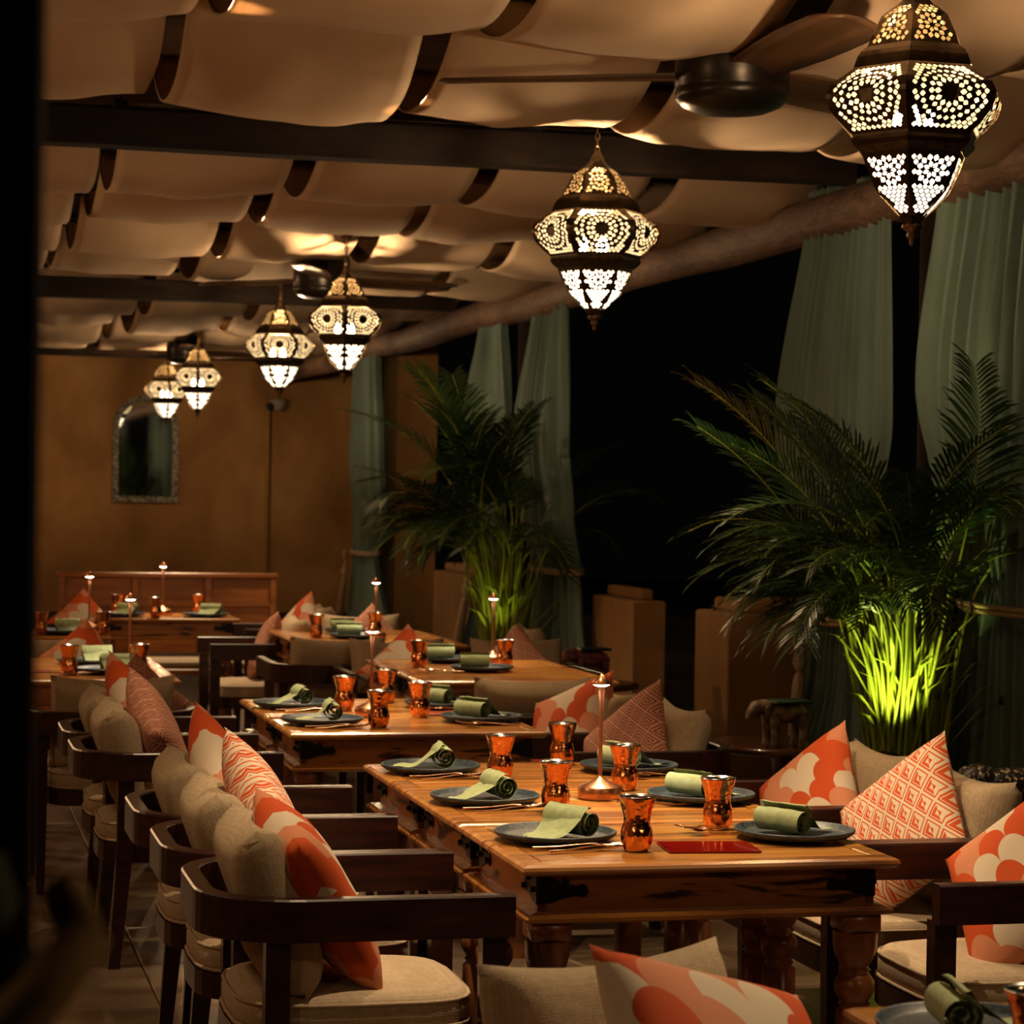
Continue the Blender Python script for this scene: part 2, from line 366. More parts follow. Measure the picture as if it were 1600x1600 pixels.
# cloth strips: one strip per column and bay, a swag between each two rods
COLS = [(-1.05, -.25), (-.13, .80), (.91, 1.74), (1.85, 2.64), (2.76, 3.52), (3.64, 4.38)]
cname = ['far left', 'left', 'second from the left', 'middle', 'right of the lanterns', 'outermost right']
bname = ['before the first beam', 'between the beams', 'beyond the second beam']
for b, ys in enumerate(ROWS):
    for c, (xa, xb) in enumerate(COLS):
        if c == 0 and b < 1: continue
        t = thing('ceiling_drape', 'cream cloth strip hung in swags, %s column, %s' % (cname[c], bname[b]), 'ceiling cloth', (0, 0, 0), 0, 'cream cloth strips swagged across the ceiling')
        for k in range(len(ys) - 1):
            y0, y1 = ys[k], ys[k + 1]; rnd = random.Random(b * 100 + c * 10 + k)
            depth = .285 + .045 * rnd.uniform(-1, 1) + (.05 if c >= 3 and b == 0 else 0)
            jx = rnd.uniform(-.03, .03); tilt = rnd.uniform(-.035, .035); ph = rnd.uniform(0, 30); ripple = .010 + (.012 if b == 2 else 0)
            rows = []; n, m = 22, 18
            for i in range(n + 1):
                s = i / n; yy = y0 + (y1 - y0) * s
                row = []
                for j in range(m + 1):
                    q = j / m; x = xa + jx + (xb - xa) * q + .012 * nz(s * 3, ph, j * .0)
                    prof = (1 - abs(2 * s - 1) ** 2.3)
                    z = 3.297 - depth * prof * (1 + .10 * math.cos((q - .5) * PI) - .05) + tilt * (q - .5) * prof
                    z += ripple * prof * (nz(q * 3.2, s * 1.2, ph) * 1.6 + .6 * nz(q * 7, s * 2, ph + 9))
                    yb = yy + .05 * prof * nz(q * 2.2, ph + 3)
                    row.append((x, yb, z))
                rows.append(row)
            me = MB().strip(rows).me('swag', M['drape'], True)
            o = obj('swag', me, t)
            so = o.modifiers.new('thick', 'SOLIDIFY'); so.thickness = .006
            # stitched hem: a thin roll along both side edges
            for e in (0, m): obj('hem', MB().tube([rows[i][e] for i in range(n + 1)], .0065, 5).me('hem', M['drape'], True), o)

# parapet piers along the open right side
def pier(x0, y0, y1, z, lab, x1=4.75, step=.07):
    t = thing('parapet_pier', lab, 'low wall', (x0, y0, 0), 0, 'sand coloured stepped piers of the terrace parapet')
    obj('pier_block', MB().box(0, x1 - x0, 0, y1 - y0, 0, z, .012).me('pier_block', M['pier']), t)
    obj('pier_cap', MB().box(.09, x1 - x0 - .05, .12, y1 - y0 - .05, z, z + step, .012).me('pier_cap', M['pier']), t)
pier(4.12, 11.9, 12.45, .93, 'sand plastered pier beside the large palm, left of it', 5.5)
pier(4.4, 14.55, 15.5, .87, 'sand plastered pier right of the middle curtain', 4.62)
pier(4.4, 19.2, 20.6, .85, 'farthest sand plastered pier, left of the back palm')
# dark garden ground beyond the parapet
obj('ground', MB().box(4.6, 30, -1.5, 45, -.2, -.125).me('ground', mat('dark_ground', (.015, .013, .010), .9)), kind='structure')

# ------------------------------------------------------------------ ornamental mirror, pipe, camera on the back wall
t = thing('arched_mirror', 'arched mirror with a bone inlaid frame on the far wall', 'mirror', (2.68, 29.46, 1.34))
t.rotation_euler = (0, 0, math.radians(.55))
W2, Hs, Ht = .40, .92, 1.30
def arch(w, base, hs, ht, n=16):
    pts = [(-w, base), (w, base)]
    for k in range(n + 1):
        a = PI * k / n; pts.append((w * math.cos(a), hs + (ht - hs) * math.sin(a)))
    return pts
o1, i1 = arch(W2, 0, Hs, Ht), arch(W2 - .075, .075, Hs, Ht - .075)
n = len(o1); vs = [(x, -.03, z) for x, z in o1] + [(x, -.03, z) for x, z in i1] + [(x, .03, z) for x, z in o1] + [(x, -.005, z) for x, z in i1]
fs = []
for k in range(n):
    k2 = (k + 1) % n
    fs += [(k, k2, n + k2, n + k), (k, 2 * n + k, 2 * n + k2, k2), (n + k, n + k2, 3 * n + k2, 3 * n + k)]
obj('mirror_frame', mesh('mirror_frame', vs, fs, M['inlay']), t)
obj('mirror_pane', mesh('mirror_pane', [(x, -.008, z) for x, z in i1], [tuple(range(n))], M['mirror']), t)
tag(obj('wall_pipe', MB().tube([(4.17, 29.44, .3), (4.17, 29.44, 2.5)], .03, 10).me('wall_pipe', M['gold'], True)), 'mustard painted pipe running down the far wall', 'pipe')
t = thing('security_camera', 'small white security camera at the top of the mustard pipe', 'camera', (4.28, 29.4, 2.58))
obj('camera_housing', MB().lathe([(-.09, .03), (-.07, .085), (0, .11), (.05, .10), (.06, .06)], 16).me('camera_housing', M['white'], True), t)
obj('lens', MB().lathe([(0, .045), (.05, .05), (.055, .02)], 12).me('lens', M['blackplastic'], True), t, (-.1, -.03, -.04), (PI / 2, 0, 0))

# ------------------------------------------------------------------ lanterns
PROF = [(.315, .012), (.30, .02), (.27, .037), (.25, .068), (.225, .100), (.175, .126), (.135, .142), (.11, .158), (.0875, .168), (.055, .210), (.03, .247), (0, .262),
        (-.04, .247), (-.075, .212), (-.108, .172), (-.125, .170), (-.145, .153), (-.19, .136), (-.25, .106), (-.32, .032), (-.345, .022)]
def prof_r(z):
    for (z0, r0), (z1, r1) in zip(PROF, PROF[1:]):
        if z <= z0 and z >= z1: return r0 + (r1 - r0) * (z0 - z) / (z0 - z1)
    return .02
def panel_me(name, zt, zb, design, margin=.09):
    """one flat facet, pierced with real holes; x runs across the facet, arc length down it"""
    N = 14; zs = [zt + (zb - zt) * i / N for i in range(N + 1)]; arc = [0]
    for i in range(N): arc.append(arc[-1] + math.hypot(zs[i + 1] - zs[i], prof_r(zs[i + 1]) - prof_r(zs[i])))
    def hw(s):
        for i in range(N):
            if s <= arc[i + 1] + 1e-9:
                f = (s - arc[i]) / (arc[i + 1] - arc[i]); return prof_r(zs[i] + (zs[i + 1] - zs[i]) * f) * .5 * .866 / .866
        return prof_r(zb) * .5
    def z_at(s):
        s = min(max(s, 0), arc[-1])
        for i in range(N):
            if s <= arc[i + 1] + 1e-9: return zs[i] + (zs[i + 1] - zs[i]) * (s - arc[i]) / (arc[i + 1] - arc[i])
        return zb
    L = arc[-1]; k = 1 - margin
    out = [(-hw(a) * k, a) for a in arc] + [(hw(a) * k, a) for a in reversed(arc)]
    holes = []
    for poly in design(L, lambda s: hw(s) * k):
        if all(.004 < p[1] < L - .004 and abs(p[0]) < hw(p[1]) * k - .002 for p in poly): holes.append(poly)
    def ccw(p): return p if sum(a[0] * b[1] - b[0] * a[1] for a, b in zip(p, p[1:] + p[:1])) > 0 else p[::-1]
    out = ccw(out); holes = [ccw(h) for h in holes]
    vs = [Vector(p) for p in out]; faces = [list(range(len(out)))]
    for h in holes:
        faces.append(list(range(len(vs), len(vs) + len(h)))); vs += [Vector(p) for p in h]
    ov, oe, of, _, _, orig = delaunay_2d_cdt(vs, [], faces, 1, 1e-6)
    tris = [f for f, og in zip(of, orig) if og == [0]]
    P = []
    for v in ov:
        z = z_at(v.y); r = prof_r(z); x = v.x / (r * .5 + 1e-9) * r * .5
        P.append((r * .866, x, z))
    me = mesh(name, P, tris, M['brass']); return me
def petal(cx, cy, a, l, w):
    ca, sa = math.cos(a), math.sin(a); pts = [(-l, 0), (-l * .25, -w), (l * .35, -w * .9), (l, 0), (l * .35, w * .9), (-l * .25, w)]
    return [(cx + x * ca - y * sa, cy + x * sa + y * ca) for x, y in pts]
def ring(cx, cy, r, n, l, w, ph=0): return [petal(cx + r * math.cos(2 * PI * k / n + ph), cy + r * math.sin(2 * PI * k / n + ph), 2 * PI * k / n + ph, l, w) for k in range(n)]
def lattice(L, step, l, w, ok):
    res = []; j = 0; s = step * .6
    while s < L:
        x0 = -.16 + (step * .5 if j % 2 else 0)
        while x0 < .16:
            if ok(x0, s): res.append(petal(x0, s, PI / 2, l, w))
            x0 += step
        s += step * .86; j += 1
    return res
def d_mid(L, hw):
    c = L * .50; res = ring(0, c, .037, 12, .0102, .0072) + ring(0, c, .055, 17, .0085, .0072, .17)
    res += ring(0, c, .080, 25, .0082, .0074) + lattice(L, .0165, .0084, .0070, lambda x, s: math.hypot(x, s - c) > .096)
    return res
def d_top(L, hw):
    c = L * .64; res = ring(0, c, .016, 7, .0088, .0056) + ring(0, c, .034, 12, .0092, .0072, .26)
    return res + lattice(L, .0155, .0078, .0064, lambda x, s: math.hypot(x, s - c) > .047)
def d_low(L, hw):
    c = L * .27; res = ring(0, c, .016, 7, .0092, .0060) + ring(0, c, .035, 12, .0098, .0078, .26)
    return res + lattice(L, .0160, .0082, .0068, lambda x, s: math.hypot(x, s - c) > .048)
p_top = panel_me('pierced_top_panel', .262, .138, d_top)
p_mid = panel_me('pierced_body_panel', .083, -.104, d_mid, .10)
p_low = panel_me('pierced_lower_panel', -.147, -.318, d_low)
# frame: six ribs and the solid belts
fr = MB()
def hexring(z, r): return [(r * math.cos(PI / 3 * k + PI / 6), r * math.sin(PI / 3 * k + PI / 6), z) for k in range(6)]
def hexband(levels): fr.strip([hexring(z, r) for z, r in levels], True)
hexband([(.141, prof_r(.141)), (.125, .160), (.11, .170), (.095, .176), (.08, prof_r(.08) + .003)])
hexband([(-.10, prof_r(-.10)), (-.108, .180), (-.118, .184), (-.13, .176), (-.148, prof_r(-.148) + .002)])
hexband([(.33, .010), (.315, .016), (.30, .024), (.28, .033), (.258, prof_r(.258) + .002)])
hexband([(-.314, prof_r(-.314) + .002), (-.345, .024)])
def ribs(zt, zb, wf, n=10):
    for k in range(6):
        a = PI / 3 * k + PI / 6
        for s in (-1, 1):
            rows = []
            for i in range(n + 1):
                z = zt + (zb - zt) * i / n; r = prof_r(z) + .0015
                v0 = Vector((r * math.cos(a), r * math.sin(a), z)); a2 = a + s * PI / 3
                v1 = Vector((r * math.cos(a2), r * math.sin(a2), z)); w = wf * 1.0
                rows.append([v0, v0.lerp(v1, w)])
            fr.strip(rows)
ribs(.262, .138, .06); ribs(.085, -.104, .065, 14); ribs(-.145, -.32, .06)
frame_me = fr.me('lantern_frame', M['brass'])
fin_me = MB().lathe([(-.335, .026), (-.343, .030), (-.35, .022), (-.358, .012), (-.366, .016), (-.374, .010), (-.382, .006), (-.388, .009), (-.395, .002)], 14).me('finial', M['chain'], True)
def liner_me(name, zt, zb, m, k=.93, n=9):
    mb = MB(); mb.strip([[(x * k, y * k, z) for x, y, z in hexring(zt + (zb - zt) * i / n, prof_r(zt + (zb - zt) * i / n))] for i in range(n + 1)], True); return mb.me(name, m)
l_top = liner_me('glass_liner', .25, .14, M['liner_top']); l_mid = liner_me('glass_liner', .08, -.10, M['liner_mid']); l_low = liner_me('glass_bowl', -.146, -.315, M['liner_low'])
bulb_me = MB().lathe([(-.05, .008), (-.03, .016), (-.005, .019), (.02, .012), (.035, .003)], 12).me('bulb', M['bulb'], True)
hold_me = MB().lathe([(-.10, .012), (-.055, .012), (-.05, .014)], 8).me('bulb_holder', M['brasslining'], True)
def lantern(Y, rz, lab, top=3.2, X=2.64, zc=2.60):
    t = thing('pierced_lantern', lab, 'lantern', (X, Y, zc), rz, 'pierced brass lanterns hanging in a row')
    obj('lantern_frame', frame_me, t); f = obj('finial', fin_me, t)
    for me, nm in ((p_top, 'pierced_top_panel'), (p_mid, 'pierced_body_panel'), (p_low, 'pierced_lower_panel')):
        for k in range(6): obj(nm, me, t, rot=(0, 0, PI / 3 * k))
    obj('glass_liner', l_top, t); obj('glass_liner', l_mid, t); obj('glass_bowl', l_low, t)
    for k in range(3):
        a = 2 * PI * k / 3 + .6; b = obj('bulb', bulb_me, t, (.05 * math.cos(a), .05 * math.sin(a), -.055)); obj('bulb_holder', hold_me, b)
    # hanging chain links and canopy cup
    ch = MB(); z = .315; i = 0; H = top - zc
    while z < H - .10:
        L = .034; pts = []
        for q in range(11):
            a = 2 * PI * q / 10; u, w = .009 * math.cos(a), L * .5 * math.sin(a)
            pts.append((u, 0, z + L / 2 + w) if i % 2 else (0, u, z + L / 2 + w))
        ch.tube(pts, .0028, 5); z += L * .80; i += 1
    obj('chain', ch.me('chain', M['chain'], True), t)
    obj('canopy', MB().lathe([(H - .13, .006), (H - .12, .016), (H - .10, .020), (H - .09, .034), (H - .05, .048), (H - .03, .06), (H - .02, .066), (H, .058)], 18).me('canopy', M['chain'], True), t)
    for nm, z, e, rr in (('lantern_light', -.02, LANTERN_W, .035),):
        ld = bpy.data.lights.new(nm, 'POINT'); ld.energy = e; ld.color = WARM; ld.shadow_soft_size = rr
        lo = bpy.data.objects.new(nm, ld); COL.objects.link(lo); lo.parent = t; lo.location = (0, 0, z)
e0 = math.radians(-14 - 5 + 0)    # an edge towards the camera when the rib faces back along the view
def rib_to_cam(Y, off=0):          # rotation that points a rib (at 30 degrees) to the viewer plus an offset
    a = math.atan2(0 - Y, 0 - 2.64); return a - PI / 6 + math.radians(off)
lantern(6.1, rib_to_cam(6.1, -5), 'nearest and largest pierced brass lantern, at the top right corner', X=2.62, zc=2.635)
lantern(9.3, rib_to_cam(9.3, 36), 'second pierced brass lantern, hanging before the long dark beam and night', 3.16, X=2.63)
lantern(14.75, rib_to_cam(14.75, 0), 'third pierced brass lantern, hanging just right of the second fan', X=2.56)
lantern(17.6, rib_to_cam(17.6, 30), 'fourth pierced brass lantern, hanging just below and left of the second fan', X=2.57)
lantern(23.1, rib_to_cam(23.1, 0), 'fifth pierced brass lantern, just right of the farthest fan', X=2.59)
lantern(26.3, rib_to_cam(26.3, 8), 'farthest pierced brass lantern, overlapping the arched mirror', X=2.61)

# ------------------------------------------------------------------ ceiling fans
def fan(Y, rot, lab, X=2.645, z0=2.84):
    t = thing('ceiling_fan', lab, 'ceiling fan', (X, Y, z0), math.radians(rot), 'dark three blade ceiling fans')
    h_ = obj('motor_housing', MB().lathe([(0, .05), (.004, .12), (.018, .165), (.035, .190), (.055, .194), (.06, .188), (.066, .194), (.150, .192), (.185, .183), (.215, .160), (.228, .125), (.234, .088), (.262, .085), (.280, .068), (.286, .03)], 36).me('motor_housing', M['fan'], True), t)
    h_.scale = (1.0, 1.0, 1.3); obj('down_rod', MB().lathe([(.28, .022), (.56, .022)], 12).me('down_rod', M['fan'], True), t)
    obj('ceiling_cup', MB().lathe([(.46, .03), (.48, .055), (.56, .06)], 18).me('ceiling_cup', M['fan'], True), t)
    bl = MB(); rows = []
    for i in range(17):
        s = i / 16; r = .13 + .88 * s; w = .075 + .045 * math.sin(min(1, s * 1.25) * PI * .55) if s < .93 else .115 * (1 - (s - .93) / .07 * .45)
        tw = math.radians(14 - 5 * s); sk = -.03 * s
        top, bot = [], []
        for q in (-1, -.5, 0, .5, 1):
            yy = q * w + sk; zz = -yy * math.sin(tw) + .012 * (1 - q * q)
            top.append((r, yy * math.cos(tw), .125 + zz + .005)); bot.append((r, yy * math.cos(tw), .125 + zz - .005))
        rows.append(top + bot[::-1])
    bl.strip(rows, True); n = len(rows[0]); bl.f.append(tuple(range(n))); bl.f.append(tuple(len(bl.v) - n + k for k in range(n)))
    bm_ = bl.me('fan_blade', M['blade'], True)
    for k in range(3): obj('fan_blade', bm_, t, rot=(0, 0, 2 * PI * k / 3))
fan(7.7, 154, 'largest dark ceiling fan with brown blades, nearest the camera')
fan(16.2, 137, 'second dark ceiling fan, between the third and fourth lanterns')
fan(24.8, 150, 'farthest dark ceiling fan, above the arched mirror', z0=2.80)

# ------------------------------------------------------------------ ceiling spotlights over the tables
def spotlight(x, y, lab, e=1.0, tx=0, ty=0, size=50, z=3.22):
    t = thing('spotlight', lab, 'spotlight', (x, y, z), 0, 'small black spotlights fixed among the ceiling rods')
    sh = MB().lathe([(-.02, .034), (.0, .036), (.07, .034), (.08, .02)], 16, cap0=False).me('spot_housing', M['blackplastic'], True)
    obj('spot_housing', sh, t)
    obj('spot_bracket', MB().tube([(0, 0, .07), (0, 0, .30)], .008, 6).me('spot_bracket', M['blackplastic'], True), t)
    ld = bpy.data.lights.new('spot_lamp', 'SPOT'); ld.energy = SPOT_W * e; ld.color = SPOTC; ld.shadow_soft_size = .022
    ld.spot_size = math.radians(size); ld.spot_blend = .7
    lo = bpy.data.objects.new('spot_lamp', ld); COL.objects.link(lo); lo.parent = t; lo.location = (0, 0, -.025)
    d = Vector((tx - x, ty - y, .76 - z)); lo.rotation_euler = d.to_track_quat('-Z', 'Y').to_euler()
spotlight(1.79, 6.55, 'hidden black spotlight over the nearest long table', 1.15, 1.68, 5.95, 50)
spotlight(.86, 4.75, 'hidden black spotlight nearest the camera over the left armchairs', .8, 1.7, 5.7, 62)
spotlight(1.79, 8.95, 'hidden black spotlight over the middle long table', .95, 1.6, 8.2, 46)
spotlight(.86, 7.4, 'hidden black spotlight left of the second long table', .6, 1.7, 8.0, 60)
spotlight(2.70, 11.0, 'hidden black spotlight over the table before the palm', .75, 2.5, 10.4, 44)
spotlight(.86, 11.0, 'hidden black spotlight over the left table', .75, .8, 10.4, 44)
spotlight(1.79, 13.5, 'hidden black spotlight over the far middle tables', .95, 2.0, 12.9, 58)
spotlight(1.79, 15.4, 'hidden black spotlight over the farthest table', .9, 1.5, 14.8, 50)
spotlight(2.70, 4.3, 'hidden black spotlight over the foreground table', .8, 1.9, 3.6, 66)

# ------------------------------------------------------------------ tables
TW, TD = .86, .63
def leg_me(x, y):
    mb = MB(); mb.box(x - .044, x + .044, y - .044, y + .044, .59, .632, .004)
    mb.lathe([(0, .034), (.02, .039), (.30, .041), (.412, .040), (.416, .033), (.421, .030), (.426, .036), (.432, .030), (.440, .036), (.452, .043), (.466, .045), (.480, .043), (.492, .035), (.497, .030), (.503, .036), (.510, .029), (.518, .036), (.535, .044), (.555, .049), (.59, .050)], 18, (x, y))
    return mb.me('leg', M['legwood'], True)
def make_table():
    root = thing('wooden_table', 'x', 'table')
    w, d = TW / 2, TD / 2
    def rim(rows):
        mb = MB(); mb.strip([[(-a, -b, z), (a, -b, z), (a, b, z), (-a, b, z)] for a, b, z in rows], True); return mb
    f = rim([(w - .055, d - .055, .735), (w - .055, d - .055, .7585), (w - .050, d - .050, .7605), (w - .012, d - .012, .760), (w - .002, d - .002, .755), (w, d, .748), (w - .004, d - .004, .742), (w - .014, d - .014, .736), (w - .030, d - .030, .734), (w - .055, d - .055, .735)])
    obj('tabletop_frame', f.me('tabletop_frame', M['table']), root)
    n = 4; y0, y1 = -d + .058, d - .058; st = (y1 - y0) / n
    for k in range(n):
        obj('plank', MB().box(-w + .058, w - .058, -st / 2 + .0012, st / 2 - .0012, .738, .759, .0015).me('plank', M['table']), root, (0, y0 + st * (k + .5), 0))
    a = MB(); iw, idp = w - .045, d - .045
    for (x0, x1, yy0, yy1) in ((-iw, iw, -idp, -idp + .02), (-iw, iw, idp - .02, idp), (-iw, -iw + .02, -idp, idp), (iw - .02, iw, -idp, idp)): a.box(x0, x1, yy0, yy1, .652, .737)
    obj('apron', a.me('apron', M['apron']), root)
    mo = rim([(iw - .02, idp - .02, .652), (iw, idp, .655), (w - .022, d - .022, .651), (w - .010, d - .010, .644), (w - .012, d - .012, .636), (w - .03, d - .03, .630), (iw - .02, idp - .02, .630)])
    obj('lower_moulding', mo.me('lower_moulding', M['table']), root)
    for sx in (-1, 1):
        for sy in (-1, 1):
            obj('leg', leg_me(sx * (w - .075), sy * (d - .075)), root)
            b = MB(); bx = sx * iw
            # iron strap: corner plate, tapering tongue and round boss, on both faces of the corner
            Y = sy * (idp + .0035)
            prof = [(0, .033), (.030, .030), (.055, .018), (.085, .012), (.100, .016), (.108, .012), (.112, 0)]
            rows = [[(bx - sx * u, Y, .697 + h), (bx - sx * u, Y, .697 - h * .8)] for u, h in prof]
            rows2 = [[(bx - sx * u, Y - sy * .006, .697 + h), (bx - sx * u, Y - sy * .006, .697 - h * .8)] for u, h in prof]
            b.strip([r0 + r1[::-1] for r0, r1 in zip(rows, rows2)], True)
            X = sx * (iw + .0035)
            rows = [[(X, sy * (idp - u), .697 + h), (X, sy * (idp - u), .697 - h * .8), (X - sx * .006, sy * (idp - u), .697 - h * .8), (X - sx * .006, sy * (idp - u), .697 + h)] for u, h in prof]
            b.strip(rows, True)
            for u, zz in ((.02, .70), (.095, .697), (.06, .72)):
                b.tube([(bx - sx * u, Y - sy * .002, zz), (bx - sx * u, Y + sy * .009, zz)], .0095 if u > .09 else .0065, 8)
                b.tube([(X - sx * .002, sy * (idp - u), zz), (X + sx * .009, sy * (idp - u), zz)], .0065, 8)
            obj('iron_bracket', b.me('iron_bracket', M['iron']), root)
    return root
table0 = make_table(); _first = [True]
TG = {'A': 'tables joined as the nearest long table', 'B': 'tables joined as the second long table', 'O': 'small wooden tables of the far rows'}
def table(x, y, rz, lab, g):
    if _first[0]:
        _first[0] = False; table0.location = (x, y, 0); table0.rotation_euler = (0, 0, rz); table0['label'] = lab; table0['group'] = TG[g]; return table0
    return copy_tree(table0, (x, y, 0), rz, lab, TG[g])
table(1.685, 5.235, 0, 'front unit of the nearest long wooden table, with the red card on it', 'A')
table(1.685, 5.868, 0, 'middle unit of the nearest long wooden table, under the copper lamp', 'A')
table(1.685, 6.501, 0, 'rear unit of the nearest long wooden table', 'A')
table(1.605, 7.995, 0, 'front unit of the second long wooden table', 'B')
table(1.605, 8.628, 0, 'rear unit of the second long wooden table', 'B')
table(2.46, 10.05, 0, 'front unit of the wooden table before the middle curtain', 'O')
table(2.46, 10.683, 0, 'rear unit of the wooden table before the middle curtain', 'O')
table(2.33, 12.32, 0, 'front unit of the wooden table left of the two curtain chairs', 'O')
table(2.33, 12.953, 0, 'rear unit of the wooden table left of the two curtain chairs', 'O')
table(.625, 10.15, 0, 'front unit of the wooden table at the left edge', 'O')
table(.625, 10.783, 0, 'rear unit of the wooden table at the left edge', 'O')
table(.56, 12.95, 0, 'wooden table farthest along the left edge', 'O')
table(1.46, 14.68, 0, 'farthest wooden table, in front of the bench', 'O')
table(1.84, 3.185, 0, 'foreground wooden table cut off at the bottom right corner', 'O')

# ------------------------------------------------------------------ chairs
CW, CX = .285, .31      # half width and half depth
def rail_path(n=10):
    R = .17; pts = [(CX, -CW)]; pts += [(-CX + R - R * math.sin(a), -CW + R - R * math.cos(a)) for a in [PI / 2 * k / n for k in range(n + 1)]]
    pts += [(-CX + R - R * math.cos(a), CW - R + R * math.sin(a)) for a in [PI / 2 * k / n for k in range(n + 1)]]; pts.append((CX, CW)); return pts
def extrude_path(pts, th, z0, z1, b=.004):
    rows = []
    for i, p in enumerate(pts):
        a = Vector(pts[max(i - 1, 0)]); c = Vector(pts[min(i + 1, len(pts) - 1)]); d = (c - a).normalized(); nn = Vector((d.y, -d.x))
        P = Vector(p); o_, i_ = P, P - nn * th
        rows.append([(o_.x, o_.y, z0), (o_.x, o_.y, z1 - b), ((o_ - nn * b).x, (o_ - nn * b).y, z1), ((i_ + nn * b).x, (i_ + nn * b).y, z1), (i_.x, i_.y, z1 - b), (i_.x, i_.y, z0)])
    mb = MB(); mb.strip(rows, True); n = 6; mb.f.append(tuple(range(n))); mb.f.append(tuple(len(mb.v) - n + k for k in range(n))[::-1]); return mb
rail_me = extrude_path(rail_path(), .042, .607, .697).me('armrest_rail', M['rosewood'])
def seat_outline(k, n=28):
    pts = []
    for q in range(n):
        a = 2 * PI * q / n; c, s = math.cos(a), math.sin(a)
        e = .42 if c > 0 else .62
        pts.append((k * .262 * math.copysign(abs(c) ** e, c) , k * .245 * math.copysign(abs(s) ** .5, s)))
    return pts
def seat_me():
    mb = MB(); lv = [(.395, .93), (.402, .985), (.415, 1.0), (.44, 1.0), (.455, .985), (.468, .94), (.476, .80), (.479, .4)]
    mb.strip([[(x, y, z) for x, y in seat_outline(k)] for z, k in lv], True); mb.f.append(tuple(len(mb.v) - 28 + k for k in range(28))); return mb.me('seat_cushion', M['seat'], True)
def pipe_me(z, k):
    p = [(x, y, z) for x, y in seat_outline(k)]; return MB().tube(p + [p[0]], .005, 5).me('piping', M['seat'], True)
def seat_frame_me():
    mb = MB(); mb.strip([[(x, y, z) for x, y in seat_outline(k)] for z, k in ((.395, .97), (.395, 1.02), (.335, 1.02), (.335, .9))], True); return mb.me('seat_frame', M['rosewood'])
def leg4(x, y, z1, taper=.7, dx=0):
    mb = MB(); a, b = .026, .0225
    mb.strip([[(x + dx * (1 - t) + sx * a * f, y + sy * b * f, z) for sx, sy in ((-1, -1), (1, -1), (1, 1), (-1, 1))] for z, f, t in ((0, taper, 0), (.38, 1, 1), (z1, 1, 1))], True)
    mb.f += [(3, 2, 1, 0), (8, 9, 10, 11)]; return mb.me('leg', M['rosewood'])
def make_chair():
    root = thing('armchair', 'x', 'chair')
    obj('armrest_rail', rail_me, root)
    for x, y, dx in ((.275, -.262, 0), (.275, .262, 0), (-.19, -.262, -.03), (-.19, .262, -.03)): obj('leg', leg4(x, y, .608, .7, dx), root)
    obj('seat_frame', seat_frame_me(), root)
    s = obj('seat_cushion', seat_me(), root); obj('piping', pipe_me(.402, 1.0), s); obj('piping', pipe_me(.455, .99), s)
    bk = obj('back_cushion', back_me, root, (-.175, 0, .648), (0, math.radians(-17), 0))
    return root
back_me = pillow_me('back_cushion', .47, .38, .145, M['beige'], 18, .035, 6, .018)
chair0 = make_chair(); _fc = [True]
def chair(x, y, deg, lab, g):
    if _fc[0]:
        _fc[0] = False; chair0.location = (x, y, 0); chair0.rotation_euler = (0, 0, math.radians(deg)); chair0['label'] = lab; chair0['group'] = g; return chair0
    return copy_tree(chair0, (x, y, 0), math.radians(deg), lab, g)
GL = 'dark armchairs along the left side of the long tables'; GR = 'dark armchairs along the right side of the long tables'; GF = 'dark armchairs around the far tables'
chair(.935, 5.262, 0, 'nearest dark armchair on the left, whole curved rail in view', GL)
chair(.925, 5.895, 0, 'second dark armchair on the left of the nearest table', GL)
chair(.915, 6.525, 0, 'third dark armchair on the left, at the rear of the nearest table', GL)
chair(.85, 8.03, 0, 'dark armchair left of the second table, the nearer of two', GL)
chair(.85, 8.62, 0, 'dark armchair left of the second table, the farther of two', GL)
chair(2.52, 5.25, 180, 'dark armchair cut by the right edge, at the front of the nearest table', GR)
chair(2.52, 5.90, 180, 'dark armchair at the middle right of the nearest table, with diamond pillow', GR)
chair(2.52, 6.53, 180, 'dark armchair at the rear right of the nearest table, with circle pillow', GR)
chair(2.36, 7.93, 180, 'dark armchair right of the second table, with rust diamond pillow', GR)
chair(2.30, 8.55, 180, 'dark armchair right of the second table, with circle pillow', GR)
chair(2.34, 9.30, 90, 'dark armchair seen from behind before the middle curtain table', GF)
chair(2.27, 11.24, -90, 'armchair at the far end of the middle curtain table, with orange pillow', GF)
chair(2.88, 11.28, -90, 'armchair at the far end of the middle curtain table, with rust pillow', GF)
chair(2.00, 11.80, 90, 'armchair seen from behind at the near end of the blurred middle table', GF)
chair(3.0, 12.6, 180, 'armchair at the right of the blurred middle table', GF)
chair(.73, 9.45, 90, 'armchair seen from behind at the near end of the left edge table', GF)
chair(.62, 11.40, -90, 'armchair at the far end of the left edge table, with orange pillow', GF)
chair(1.86, 13.35, 180, 'dark framed armchair standing side on before the bench table', GF)
chair(2.50, 13.52, -90, 'armchair at the far end of the blurred middle table, with rust pillow', GF)
chair(.55, 14.6, 0, 'armchair at the left end of the bench table', GF)
chair(2.23, 14.72, 180, 'armchair at the right end of the bench table', GF)
chair(1.14, 3.44, -70, 'blurred foreground armchair turned towards the viewer at the bottom edge', GR)

